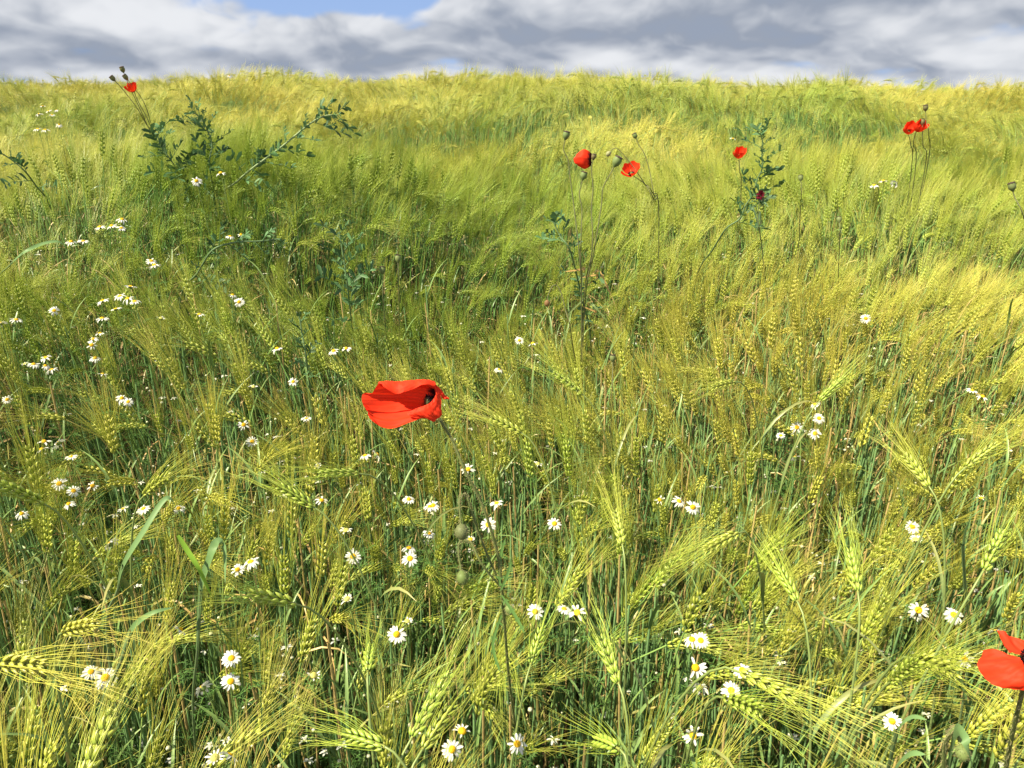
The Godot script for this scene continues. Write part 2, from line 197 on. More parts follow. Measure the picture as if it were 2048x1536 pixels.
const MAIN_LEAVES := [[Vector3(-0.013, 0.865, -0.685), Vector3(-0.013, 0.887, -0.701), Vector3(-0.007, 0.906, -0.713)], [Vector3(-0.011, 0.857, -0.680), Vector3(0.003, 0.841, -0.668), Vector3(0.013, 0.827, -0.657)], [Vector3(-0.011, 0.841, -0.668), Vector3(-0.020, 0.818, -0.650), Vector3(-0.012, 0.797, -0.633)], [Vector3(-0.012, 0.861, -0.683), Vector3(-0.005, 0.874, -0.692), Vector3(-0.001, 0.887, -0.701)]]
const EDGE_STEM := [Vector3(0.351, 0.982, -0.421), Vector3(0.352, 0.966, -0.422), Vector3(0.361, 0.935, -0.432), Vector3(0.383, 0.878, -0.456), Vector3(0.415, 0.809, -0.490), Vector3(0.463, 0.724, -0.545)]
const EDGE_BUD_STEM := [Vector3(0.436, 0.657, -0.573), Vector3(0.375, 0.793, -0.505), Vector3(0.353, 0.850, -0.483), Vector3(0.340, 0.884, -0.464), Vector3(0.339, 0.895, -0.459), Vector3(0.341, 0.894, -0.457), Vector3(0.341, 0.888, -0.451)]
const PODS_A := [[Vector3(0.184, 0.792, -1.964), Vector3(0.169, 0.964, -1.904), Vector3(0.150, 1.108, -1.929), Vector3(0.141, 1.166, -1.936), Vector3(0.136, 1.201, -1.940), Vector3(0.125, 1.225, -1.942), Vector3(0.128, 1.248, -1.943)],
	[Vector3(0.184, 0.792, -1.964), Vector3(0.171, 0.988, -1.908), Vector3(0.172, 1.084, -1.924), Vector3(0.165, 1.120, -1.929), Vector3(0.172, 1.155, -1.933)],
	[Vector3(0.186, 0.792, -1.964), Vector3(0.199, 0.989, -1.906), Vector3(0.195, 1.084, -1.922), Vector3(0.198, 1.132, -1.928), Vector3(0.193, 1.179, -1.933), Vector3(0.196, 1.202, -1.934)],
	[Vector3(0.190, 0.793, -1.964), Vector3(0.206, 1.001, -1.907), Vector3(0.219, 1.097, -1.921), Vector3(0.222, 1.138, -1.926), Vector3(0.240, 1.173, -1.927), Vector3(0.247, 1.187, -1.927)]]
const LOOSE_PETALS := [[[Vector3(0.1936, 1.2165, -1.9409), Vector3(0.1911, 1.2030, -1.9350), Vector3(0.1931, 1.1887, -1.9375)], [Vector3(0.1737, 1.2271, -1.9384), Vector3(0.1696, 1.2061, -1.9245), Vector3(0.1759, 1.1810, -1.9321)], [Vector3(0.1562, 1.2141, -1.9415), Vector3(0.1489, 1.2017, -1.9361), Vector3(0.1590, 1.1888, -1.9368)]], [[Vector3(0.1941, 1.2105, -1.9430), Vector3(0.1934, 1.2010, -1.9449), Vector3(0.1945, 1.1943, -1.9417)], [Vector3(0.1798, 1.2205, -1.9501), Vector3(0.1786, 1.2025, -1.9566), Vector3(0.1819, 1.1867, -1.9474)], [Vector3(0.1632, 1.2168, -1.9539), Vector3(0.1618, 1.2010, -1.9605), Vector3(0.1663, 1.1888, -1.9515)]]]
const CLUMP_B := [[Vector3(0.477, 0.969, -2.527), Vector3(0.432, 1.052, -2.393), Vector3(0.396, 1.107, -2.406), Vector3(0.357, 1.158, -2.416), Vector3(0.321, 1.195, -2.424), Vector3(0.308, 1.198, -2.426), Vector3(0.298, 1.189, -2.426)],
	[Vector3(0.477, 0.969, -2.527), Vector3(0.432, 1.064, -2.395), Vector3(0.417, 1.129, -2.404), Vector3(0.400, 1.180, -2.411), Vector3(0.381, 1.208, -2.416), Vector3(0.372, 1.227, -2.419)],
	[Vector3(0.477, 0.969, -2.527), Vector3(0.427, 1.071, -2.396), Vector3(0.404, 1.096, -2.403), Vector3(0.377, 1.114, -2.409), Vector3(0.363, 1.123, -2.412)]]
const FAR_C := [[Vector3(0.861, 0.979, -2.955), Vector3(0.808, 1.099, -2.826), Vector3(0.803, 1.140, -2.831)]]
const FAR_D := [[Vector3(1.610, 1.046, -3.205), Vector3(1.530, 1.169, -3.087), Vector3(1.515, 1.212, -3.096)],
	[Vector3(1.623, 1.047, -3.199), Vector3(1.538, 1.169, -3.083), Vector3(1.541, 1.220, -3.084)],
	[Vector3(1.652, 1.048, -3.184), Vector3(1.567, 1.170, -3.068), Vector3(1.556, 1.242, -3.077)],
	[Vector3(1.658, 1.048, -3.181), Vector3(1.580, 1.207, -3.063), Vector3(1.567, 1.251, -3.072), Vector3(1.559, 1.292, -3.077)]]
const FAR_E := [[Vector3(-1.484, 1.091, -3.380), Vector3(-1.465, 1.235, -3.286), Vector3(-1.492, 1.320, -3.276), Vector3(-1.502, 1.360, -3.272)],
	[Vector3(-1.491, 1.091, -3.377), Vector3(-1.487, 1.264, -3.277), Vector3(-1.531, 1.358, -3.258), Vector3(-1.557, 1.400, -3.245)],
	[Vector3(-1.487, 1.091, -3.378), Vector3(-1.480, 1.254, -3.280), Vector3(-1.511, 1.367, -3.268), Vector3(-1.525, 1.431, -3.260)],
	[Vector3(-1.487, 1.091, -3.378), Vector3(-1.463, 1.254, -3.288), Vector3(-1.478, 1.330, -3.283), Vector3(-1.516, 1.404, -3.265)]]
const LONE_STALKS := [[Vector3(0.223, 0.643, -1.585), Vector3(0.216, 0.742, -1.551), Vector3(0.218, 0.797, -1.571), Vector3(0.218, 0.809, -1.575)],
	[Vector3(0.155, 0.750, -1.880), Vector3(0.142, 0.821, -1.819), Vector3(0.131, 0.856, -1.830), Vector3(0.122, 0.891, -1.840), Vector3(0.111, 0.912, -1.846), Vector3(0.099, 0.912, -1.846), Vector3(0.089, 0.891, -1.841), Vector3(0.087, 0.879, -1.839)],
	[Vector3(-0.341, 0.784, -1.993), Vector3(-0.337, 0.861, -1.962), Vector3(-0.337, 0.913, -1.974)],
	[Vector3(-0.311, 0.769, -2.047), Vector3(-0.301, 0.877, -2.003), Vector3(-0.301, 0.935, -2.016)],
	[Vector3(0.945, 0.965, -2.554), Vector3(0.909, 1.055, -2.472), Vector3(0.904, 1.097, -2.478)],
	[Vector3(0.947, 0.901, -2.214), Vector3(0.907, 0.987, -2.137), Vector3(0.903, 1.020, -2.144)],
	[Vector3(1.215, 1.009, -1.802), Vector3(1.143, 1.098, -1.744), Vector3(1.126, 1.134, -1.760), Vector3(1.121, 1.148, -1.764)]]
const CRIMSON_STALK := [Vector3(0.743, 0.840, -2.224), Vector3(0.717, 0.933, -2.199), Vector3(0.690, 1.003, -2.166), Vector3(0.685, 1.043, -2.174), Vector3(0.688, 1.082, -2.178)]
const WEEDS := [
	["dark-leaved vetch stalk below the far left poppy", [Vector3(-1.157, 1.046, -2.806), Vector3(-1.151, 1.134, -2.708), Vector3(-1.175, 1.179, -2.701), Vector3(-1.185, 1.221, -2.698)], 17, 0.115],
	["bushy blue green vetch beside the far left poppy", [Vector3(-1.075, 1.043, -2.838), Vector3(-1.043, 1.131, -2.751), Vector3(-1.029, 1.188, -2.760), Vector3(-1.038, 1.240, -2.759), Vector3(-1.052, 1.276, -2.755), Vector3(-1.076, 1.295, -2.746)], 22, 0.105],
	["pale thick-stalked vetch sprig leaning right below the skyline", [Vector3(-0.961, 1.067, -2.775), Vector3(-0.871, 1.123, -2.704), Vector3(-0.789, 1.180, -2.733), Vector3(-0.687, 1.258, -2.764), Vector3(-0.637, 1.282, -2.777), Vector3(-0.595, 1.285, -2.787)], 22, 0.115],
	["blue green leafy weed cut by the left edge", [Vector3(-1.644, 1.054, -2.730), Vector3(-1.612, 1.108, -2.637), Vector3(-1.634, 1.141, -2.626), Vector3(-1.660, 1.169, -2.612), Vector3(-1.691, 1.195, -2.594)], 9, 0.090],
	["tall blue green weed with toothed leaves beside a lone poppy", [Vector3(0.646, 0.881, -2.474), Vector3(0.657, 0.964, -2.381), Vector3(0.694, 0.995, -2.375), Vector3(0.708, 1.034, -2.377), Vector3(0.728, 1.069, -2.375), Vector3(0.735, 1.110, -2.377), Vector3(0.747, 1.145, -2.377), Vector3(0.743, 1.181, -2.381), Vector3(0.741, 1.219, -2.384), Vector3(0.733, 1.244, -2.388)], 26, 0.090],
	["small leafy weed at the foot of the poppy pods", [Vector3(0.199, 0.806, -2.122), Vector3(0.154, 0.963, -2.007), Vector3(0.125, 1.005, -2.017), Vector3(0.107, 1.042, -2.024)], 13, 0.100],
	["dark broad-leaved weed in the shaded hollow", [Vector3(-0.420, 0.827, -1.937), Vector3(-0.412, 0.917, -1.888), Vector3(-0.419, 0.978, -1.899), Vector3(-0.426, 1.035, -1.908)], 14, 0.100],
	["slim dark-leaved weed rising among barley ears", [Vector3(-0.446, 0.763, -1.587), Vector3(-0.434, 0.832, -1.538), Vector3(-0.441, 0.877, -1.551), Vector3(-0.446, 0.916, -1.560)], 12, 0.060],
	["thin vetch trailing sideways above the left daisies", [Vector3(-0.824, 0.913, -1.992), Vector3(-0.751, 0.985, -1.927), Vector3(-0.700, 1.000, -1.949), Vector3(-0.643, 1.000, -1.968), Vector3(-0.596, 1.003, -1.983)], 12, 0.080],
]
const GRASSES := [
	["long blue green grass blade bent over at its top", [Vector3(-0.421, 0.855, -0.693), Vector3(-0.388, 0.910, -0.656), Vector3(-0.365, 0.945, -0.665), Vector3(-0.352, 0.966, -0.684), Vector3(-0.345, 0.966, -0.688), Vector3(-0.335, 0.946, -0.681)], 0.0075],
	["broad grass blade folded sharply with drooping tip", [Vector3(-0.360, 0.755, -0.718), Vector3(-0.327, 0.862, -0.682), Vector3(-0.307, 0.909, -0.671), Vector3(-0.303, 0.921, -0.681), Vector3(-0.296, 0.916, -0.681), Vector3(-0.292, 0.885, -0.662)], 0.0110],
	["narrow bright green grass blade crossing rightward", [Vector3(-0.337, 0.934, -0.673), Vector3(-0.329, 0.921, -0.669), Vector3(-0.316, 0.901, -0.662), Vector3(-0.310, 0.866, -0.666)], 0.0060],
	["wide bent grass blade with fallen tip left of cut off poppy", [Vector3(0.413, 0.693, -0.549), Vector3(0.363, 0.832, -0.490), Vector3(0.334, 0.900, -0.452), Vector3(0.329, 0.912, -0.436), Vector3(0.331, 0.904, -0.426), Vector3(0.339, 0.877, -0.424)], 0.0110],
	["pale green grass blade arching along the bottom edge", [Vector3(0.348, 0.713, -0.532), Vector3(0.315, 0.825, -0.483), Vector3(0.311, 0.865, -0.464), Vector3(0.318, 0.875, -0.454)], 0.0100],
	["short pale grass blade curving right of a chamomile", [Vector3(0.360, 0.744, -0.560), Vector3(0.332, 0.837, -0.516), Vector3(0.335, 0.861, -0.507), Vector3(0.341, 0.869, -0.495)], 0.0070],
	["pale grass blade arching over the lower left weeds", [Vector3(-0.410, 0.792, -0.650), Vector3(-0.375, 0.856, -0.624), Vector3(-0.349, 0.881, -0.617), Vector3(-0.331, 0.881, -0.627)], 0.0070],
	["thin grass blade bent sideways at far left", [Vector3(-1.300, 0.937, -1.975), Vector3(-1.222, 0.978, -1.913), Vector3(-1.188, 0.996, -1.937), Vector3(-1.157, 1.001, -1.957), Vector3(-1.143, 0.991, -1.963)], 0.0130],
	["grass blade rising steeply at the far right", [Vector3(0.544, 0.794, -0.778), Vector3(0.507, 0.876, -0.747), Vector3(0.505, 0.911, -0.743), Vector3(0.516, 0.924, -0.743)], 0.0080],
]

const EYE := Vector3(0.0, 1.35, 0.0)
const TILT := -20.6
const FOV := 53.03
const TO_SUN := Vector3(-0.74, 1.0, 0.34)

var rng := RandomNumberGenerator.new()
var tone := FastNoiseLite.new()
var combed := FastNoiseLite.new()
var tall := FastNoiseLite.new()
var used_names := {}
var crease := FastNoiseLite.new()
var mat_green: StandardMaterial3D
var mat_ear: Array = []
var mat_stem: Array = []
var mat_leaf: StandardMaterial3D
var mat_petal: StandardMaterial3D
var mat_ray: StandardMaterial3D
var mat_disc: StandardMaterial3D
var mat_dark: StandardMaterial3D
var gaps: Array = []


class Buf:
	var v := PackedVector3Array()
	var n := PackedVector3Array()
	var c := PackedColorArray()
	var ix := PackedInt32Array()

	func tube(pts: Array, rad: Array, sides: int, cols: Array, cap := false) -> void:
		var first := v.size()
		var m := pts.size()
		var ref := Vector3(0.31, 0.17, 0.93)
		var nn := Vector3.ZERO
		for k in m:
			var t: Vector3 = (pts[mini(k + 1, m - 1)] - pts[maxi(k - 1, 0)]).normalized()
			if k == 0:
				if absf(t.dot(ref)) > 0.9:
					ref = Vector3(0.9, 0.2, -0.3)
				nn = (ref - t * ref.dot(t)).normalized()
			else:
				nn = (nn - t * nn.dot(t)).normalized()
			var bb := t.cross(nn)
			for s in sides:
				var a := TAU * s / sides
				var d := nn * cos(a) + bb * sin(a)
				v.append(pts[k] + d * rad[k])
				n.append(d)
				c.append(cols[k])
		for k in m - 1:
			for s in sides:
				var a0 := first + k * sides + s
				var a1 := first + k * sides + (s + 1) % sides
				ix.append_array([a0, a1, a0 + sides, a1, a1 + sides, a0 + sides])
		if cap:
			var t: Vector3 = (pts[m - 1] - pts[m - 2]).normalized()
			v.append(pts[m - 1] + t * rad[m - 1] * 0.6)
			n.append(t)
			c.append(cols[m - 1])
			var z := v.size() - 1
			for s in sides:
				ix.append_array([first + (m - 1) * sides + s, first + (m - 1) * sides + (s + 1) % sides, z])

	# a folded leaf blade along pts; side is the direction across it
	func blade(pts: Array, wid: Array, side: Vector3, fold: float, cols: Array) -> void:
		var first := v.size()
		var m := pts.size()
		for k in m:
			var t: Vector3 = (pts[mini(k + 1, m - 1)] - pts[maxi(k - 1, 0)]).normalized()
			var s := (side - t * side.dot(t)).normalized()
			var up := s.cross(t).normalized()
			var w: float = wid[k] * 0.5
			for j in [-1, 0, 1]:
				v.append(pts[k] + s * (w * j) + up * (fold * w * absf(j)))
				n.append((up - s * (fold * j)).normalized())
				c.append(cols[k])
		for k in m - 1:
			for j in 2:
				var a := first + k * 3 + j
				ix.append_array([a, a + 1, a + 3, a + 1, a + 4, a + 3])

	# a body of revolution round the transform's y axis; profile holds [height, radius] in units of the basis
	func lathe(xf: Transform3D, profile: Array, sides: int, cols: Array, ribs := 0, rib := 0.0) -> void:
		var first := v.size()
		var m := profile.size()
		var nb := xf.basis.inverse().transposed()
		for k in m:
			var h0: Array = profile[maxi(k - 1, 0)]
			var h1: Array = profile[mini(k + 1, m - 1)]
			var dy: float = h1[0] - h0[0]
			var dr: float = h1[1] - h0[1]
			for s in sides:
				var a := TAU * s / sides
				var r: float = profile[k][1] * (1.0 + (rib * cos(a * ribs) if ribs else 0.0))
				v.append(xf * Vector3(cos(a) * r, profile[k][0], sin(a) * r))
				n.append((nb * Vector3(cos(a) * dy, -dr, sin(a) * dy)).normalized())
				c.append(cols[k])
		for k in m - 1:
			for s in sides:
				var a0 := first + k * sides + s
				var a1 := first + k * sides + (s + 1) % sides
				ix.append_array([a0, a1, a0 + sides, a1, a1 + sides, a0 + sides])

	# a rectangular grid of points with rows of equal length
	func sheet(rows: Array, cols: Array) -> void:
		var first := v.size()
		var m := rows.size()
		var w: int = rows[0].size()
		for i in m:
			for j in w:
				var a: Vector3 = rows[mini(i + 1, m - 1)][j] - rows[maxi(i - 1, 0)][j]
				var b: Vector3 = rows[i][mini(j + 1, w - 1)] - rows[i][maxi(j - 1, 0)]
				v.append(rows[i][j])
				n.append(a.cross(b).normalized())
				c.append(cols[i][j])
		for i in m - 1:
			for j in w - 1:
				var a := first + i * w + j
				ix.append_array([a, a + 1, a + w, a + 1, a + w + 1, a + w])

	func move(t: Transform3D) -> void:
		v = t * v
		var turn := Transform3D(t.basis, Vector3.ZERO)
		n = turn * n

	func join(o: Buf) -> void:
		var first := v.size()
		v.append_array(o.v)
		n.append_array(o.n)
		c.append_array(o.c)
		for k in o.ix:
			ix.append(k + first)

	func arrays() -> Array:
		for k in range(0, ix.size(), 3):
			var p := ix[k]
			var q := ix[k + 1]
			var r := ix[k + 2]
			if (v[r] - v[p]).cross(v[q] - v[p]).dot(n[p] + n[q] + n[r]) < 0.0:
				ix[k + 1] = r
				ix[k + 2] = q
		var a := []
		a.resize(Mesh.ARRAY_MAX)
		a[Mesh.ARRAY_VERTEX] = v
		a[Mesh.ARRAY_NORMAL] = n
		a[Mesh.ARRAY_COLOR] = c
		a[Mesh.ARRAY_INDEX] = ix
		return a

	func mesh() -> ArrayMesh:
		var m := ArrayMesh.new()
		m.add_surface_from_arrays(Mesh.PRIMITIVE_TRIANGLES, arrays())
		return m


# ------------------------------------------------------------------ the lie of the land
func ss(a: float, b: float, t: float) -> float:
	t = clampf((t - a) / (b - a), 0.0, 1.0)
	return t * t * (3.0 - 2.0 * t)


func ground_at(x: float, z: float) -> float:
	var d := -z
	var g := 0.20 * ss(1.2, 2.6, d) + 0.30 * ss(1.8, 5.5, d) + 0.32 * ss(3.6, 10.5, d) - 9.0 * ss(11.0, 70.0, d)
	g += 0.10 * ss(0.3, -0.9, x) * ss(1.3, 2.0, d) * (1.0 - ss(3.0, 5.0, d))
	g -= ss(4.0, 10.0, d) * (0.024 * maxf(x, 0.0) + 0.008 * maxf(-x, 0.0)) * (1.0 - ss(12.0, 36.0, d))
	g += 0.035 * sin(1.1 * x + 0.7 * d) * sin(0.9 * d - 0.5 * x) * ss(2.0, 4.0, d)
	return g


func well(x: float, d: float, cx: float, cd: float, rx: float, rd: float) -> float:
	var a := (x - cx) / rx
	var b := (d - cd) / rd
	return exp(-a * a - b * b)


# how tall the crop stands there: weedy hollows are lower
func crop_at(x: float, z: float) -> float:
	var d := -z
	var h := 0.72 + (0.10 + 0.02 * ss(3.0, 6.0, d)) * tall.get_noise_2d(x, d) * 2.0
	h -= 0.05 * well(x, d, -1.0, 1.55, 0.7, 0.35)
	h += 0.13 * well(x, d, -0.9, 3.05, 1.2, 0.35) - 0.24 * well(x, d, -0.85, 2.4, 1.0, 0.32)
	h += 0.10 * well(x, d, 1.4, 6.2, 2.2, 0.5) - 0.33 * well(x, d, 1.3, 5.2, 2.0, 0.5)
	h -= 0.22 * well(x, d, 1.45, 2.6, 0.7, 0.3)
	h -= 0.12 * well(x, d, -2.6, 3.6, 0.9, 0.5)
	h -= 0.10 * well(x, d, -0.6, 0.75, 0.5, 0.4)
	return h


# the crop ripens unevenly to gold; negative wells paint in the shade of hollows
func ripe_and_shade(x: float, d: float) -> float:
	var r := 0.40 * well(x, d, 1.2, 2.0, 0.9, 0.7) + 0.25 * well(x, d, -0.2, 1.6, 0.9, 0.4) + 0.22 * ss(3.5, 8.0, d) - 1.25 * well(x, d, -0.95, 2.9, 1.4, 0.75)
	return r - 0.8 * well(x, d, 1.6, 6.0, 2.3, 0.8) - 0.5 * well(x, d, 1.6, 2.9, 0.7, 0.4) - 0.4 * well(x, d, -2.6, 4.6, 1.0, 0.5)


# ------------------------------------------------------------------ names and tags
func numbered(called: String) -> String:
	var k: int = used_names.get(called, 0)
	used_names[called] = k + 1
	return called if k == 0 else "%s_%03d" % [called, k]


func tag(o: Node, label: String, category: String, group := "") -> void:
	o.set_meta("label", label)
	o.set_meta("category", category)
	if group:
		o.set_meta("group", group)


func thing(called: String, label: String, category: String, at: Vector3, group := "") -> Node3D:
	var o := Node3D.new()
	o.name = numbered(called)
	add_child(o)
	o.position = at
	tag(o, label, category, group)
	return o


func part(called: String, mesh: Mesh, m: Material, parent: Node) -> MeshInstance3D:
	var o := MeshInstance3D.new()
	o.name = called
	o.mesh = mesh
	for k in mesh.get_surface_count():
		o.set_surface_override_material(k, m)
	parent.add_child(o, true)
	return o


func plant_material(called: String, tint: Color, rough: float, through: float, shine := 0.35) -> StandardMaterial3D:
	var m := StandardMaterial3D.new()
	m.resource_name = called
	m.vertex_color_use_as_albedo = true
	m.albedo_color = tint.linear_to_srgb()
	m.roughness = rough
	m.metallic_specular = shine
	if through > 0.0:
		m.backlight_enabled = true
		m.backlight = Color(through, through, through).linear_to_srgb()
	return m


# ------------------------------------------------------------------ curves
func smooth(pts: Array, per: int) -> Array:
	var out := []
	var m := pts.size()
	for k in m - 1:
		var a: Vector3 = pts[maxi(k - 1, 0)]
		var b: Vector3 = pts[k]
		var c: Vector3 = pts[k + 1]
		var d: Vector3 = pts[mini(k + 2, m - 1)]
		for j in per:
			out.append(b.cubic_interpolate(c, a, d, float(j) / per))
	out.append(pts[m - 1])
	return out


func along(pts: Array, s: float) -> Vector3:
	var f := clampf(s, 0.0, 1.0) * (pts.size() - 1)
	var k := mini(int(f), pts.size() - 2)
	return pts[k].lerp(pts[k + 1], f - k)


func fill(m: int, value: Variant) -> Array:
	var a := []
	a.resize(m)
	a.fill(value)
	return a


func ramp(m: int, a: Variant, b: Variant) -> Array:
	var out := []
	for k in m:
		out.append(lerp(a, b, float(k) / maxf(m - 1, 1)))
	return out


func minus(pts: Array, o: Vector3) -> Array:
	return pts.map(func(p): return p - o)


# ------------------------------------------------------------------ barley
# where the grains of an ear sit and where their awns run, for an ear whose axis follows ep
func ear_layout(ep: Array, across: Vector3, twist: float, nodes: int, size: float, awn_len: float, spread: float) -> Dictionary:
	var grains := []
	var awns := []
	for k in nodes:
		var s := (k + 0.3) / nodes
		var p := along(ep, s)
		var t := (along(ep, s + 0.08) - along(ep, s - 0.08)).normalized()
		var n := t.cross(across).normalized()
		var b := n.cross(t)
		var side := 1.0 if k % 2 else -1.0
		var o := (n * cos(twist) + b * sin(twist)) * side
		var l := -n * sin(twist) + b * cos(twist)
		var taper := (0.82 if k == 0 else 1.0) * (1.0 - 0.4 * maxf(0.0, s - 0.7) / 0.3)
		for j in [-1, 0, 1]:
			var out = (o * (1.0 if j == 0 else 0.6) + l * (j * 0.9)).normalized()
			var lean := deg_to_rad(rng.randf_range(19.0, 29.0))
			var axis = (t * cos(lean) + out * sin(lean)).normalized()
			var pos = p + out * (0.0030 * size)
			var x = axis.cross(out).normalized()
			var z = x.cross(axis).normalized()
			var gl := 0.0118 * size * taper * rng.randf_range(0.92, 1.08)
			var gw := 0.0026 * size * taper
			grains.append(Transform3D(Basis(x * gw, axis * gl, z * gw * 0.9), pos))
			var tip = pos + axis * gl * 0.93
			var a2 := deg_to_rad(rng.randf_range(5.0, 15.0) * spread)
			var dir = (t * cos(a2) + out * sin(a2) + Vector3(rng.randf_range(-1, 1), rng.randf_range(-1, 1), rng.randf_range(-1, 1)) * 0.045 * spread).normalized()
			var ln := (awn_len + 0.035 * (1.0 - s)) * rng.randf_range(0.82, 1.1)
			var bow = out * rng.randf_range(-0.004, 0.012) + Vector3(0, -0.004, 0)
			awns.append([tip, tip + (axis * 0.35 + dir * 0.65).normalized() * ln * 0.28, tip + dir * ln * 0.64 + bow * 0.5, tip + dir * ln + bow * 1.6])
	return {"grains": grains, "awns": awns}


func grain_shape() -> Array:
	return [[0.0, 0.35], [0.32, 1.0], [0.66, 0.8], [0.9, 0.34], [1.0, 0.08]]


func grain_colors() -> Array:
	return [Color(0.19, 0.27, 0.04), Color(0.33, 0.40, 0.055), Color(0.43, 0.48, 0.08), Color(0.53, 0.55, 0.14), Color(0.53, 0.53, 0.15)]


func awn_buf(awns: Array, r: float, keep := 1.0, sides := 3) -> Buf:
	var b := Buf.new()
	for k in awns.size():
		if keep < 1.0 and rng.randf() > keep:
			continue
		var g := rng.randf_range(0.85, 1.15)
		var c0 := Color(0.36, 0.44, 0.05) * g
		var c1 := Color(0.58, 0.56, 0.12) * g
		b.tube(awns[k], [r, r * 0.85, r * 0.6, r * 0.25], sides, ramp(4, c0, c1))
	return b


func leaf_buf(at: Vector3, heading: float, length: float, width: float, col: Color, tip: Color, rise: float, droop: float) -> Buf:
	var b := Buf.new()
	var h := Vector3(cos(heading), 0, sin(heading))
	var side := Vector3(-h.z, 0, h.x).rotated(h, rng.randf_range(-0.7, 0.7))
	var pts := []
	var wid := []
	var p := at
	var e := rise
	var m := 7
	for k in m:
		pts.append(p)
		var s := float(k) / (m - 1)
		wid.append(width * (0.55 + 1.2 * s - 1.7 * s * s) if k < m - 1 else 0.0004)
		p += (h * cos(e) + Vector3.UP * sin(e)) * (length / (m - 1))
		e -= droop / (m - 1) * (0.5 + s * 1.4)
		h = h.rotated(Vector3.UP, rng.randf_range(-0.12, 0.12))
		side = side.rotated(h, rng.randf_range(-0.15, 0.25))
	b.blade(pts, wid, side, 0.35, ramp(m, col, tip))
	return b


# one barley plant in its own axes, root at the origin, nodding towards +x; parts kept apart
func barley(height: float, lean: float, nod: float, ear_len: float, far := false) -> Dictionary:
	var pts := []
	var p := Vector3.ZERO
	var m := 9
	var stem_len := height
	var th := 0.0
	var sway := rng.randf_range(-0.05, 0.05)
	for k in m:
		pts.append(p)
		var s := (k + 0.5) / (m - 1)
		th = lean * pow(s, 1.3)
		if s > 0.86:
			th += nod * 0.45
		elif s > 0.74:
			th += nod * 0.12
		p += Vector3(sin(th), cos(th), sway * sin(s * 4.0)) * (stem_len / (m - 1))
	var ep := []
	var q: Vector3 = pts[m - 1]
	th = lean + nod * 0.62
	for k in 6:
		ep.append(q)
		q += Vector3(sin(th), cos(th), 0) * (ear_len / 5.0)
		th += nod * 0.10
	var kind := rng.randf()
	var low := Color(0.18, 0.31, 0.12) if kind < 0.68 else (Color(0.24, 0.27, 0.09) if kind < 0.82 else Color(0.44, 0.33, 0.14))
	var top := Color(0.22, 0.36, 0.095) if kind < 0.82 else Color(0.36, 0.34, 0.10)
	var st := Buf.new()
	var rad := []
	for k in m:
		rad.append(lerpf(0.0026, 0.0012, float(k) / (m - 1)) * (1.35 if k in [2, 5] else 1.0))
	st.tube(pts, rad, 4 if far else 6, ramp(m, low, top))
	var leaves := []
	if not far:
		for s in [0.22, 0.42, 0.6, 0.78]:
			if rng.randf() < (0.85 if s < 0.7 else 0.45):
				var dead := rng.randf() < (0.65 if s < 0.3 else 0.18)
				var col := Color(0.42, 0.34, 0.14) * rng.randf_range(0.8, 1.25) if dead else Color(0.13, 0.22, 0.075) * rng.randf_range(0.8, 1.25)
				var tip := Color(0.50, 0.34, 0.13) if dead or rng.randf() < 0.4 else Color(0.16, 0.25, 0.07)
				leaves.append(leaf_buf(along(pts, s), rng.randf() * TAU, rng.randf_range(0.10, 0.20), rng.randf_range(0.004, 0.0085), col, tip, rng.randf_range(0.9, 1.35), rng.randf_range(0.6, 3.2)))
	var lay := ear_layout(ep, Vector3(0, 0, 1), rng.randf() * TAU, 11 if not far else 9, ear_len / 0.075, rng.randf_range(0.075, 0.105), rng.randf_range(0.6, 1.1))
	var ear := Buf.new()
	if far:
		for g in lay.grains:
			ear.lathe(g, [[0.0, 0.4], [0.45, 1.0], [1.0, 0.1]], 4, [Color(0.22, 0.28, 0.045), Color(0.44, 0.46, 0.08), Color(0.62, 0.60, 0.16)])
	else:
		for g in lay.grains:
			ear.lathe(g, grain_shape(), 5, grain_colors())
	return {"stem": st, "leaves": leaves, "ear": ear, "awns": awn_buf(lay.awns, 0.00032 if not far else 0.00058, 1.0 if not far else 0.5), "reach": q, "ear_base": pts[m - 1]}


func crop_mesh(plants: Array, green: Material, gold: Material) -> ArrayMesh:
	var a := Buf.new()
	var b := Buf.new()
	for p in plants:
		a.join(p.stem)
		for l in p.leaves:
			a.join(l)
		b.join(p.ear)
		b.join(p.awns)
	var m := ArrayMesh.new()
	m.add_surface_from_arrays(Mesh.PRIMITIVE_TRIANGLES, a.arrays())
	m.surface_set_material(0, green)
	m.add_surface_from_arrays(Mesh.PRIMITIVE_TRIANGLES, b.arrays())
	m.surface_set_material(1, gold)
	return m


func multi(called: String, parent: Node, mesh: Mesh, where: Array, tints: Array) -> void:
	if where.is_empty():
		return
	var mm := MultiMesh.new()
	mm.transform_format = MultiMesh.TRANSFORM_3D
	mm.use_colors = true
	mm.mesh = mesh
	mm.instance_count = where.size()
	for k in where.size():
		mm.set_instance_transform(k, where[k])
		mm.set_instance_color(k, tints[k])
	var o := MultiMeshInstance3D.new()
	o.name = called
	o.multimesh = mm
	o.set_meta("kind", "stuff")
	parent.add_child(o, true)


func in_gap(x: float, z: float) -> bool:
	for g in gaps:
		var dx: float = x - g[0]
		var dz: float = z - g[1]
		if dx * dx + dz * dz < g[2]:
			return true
	return false


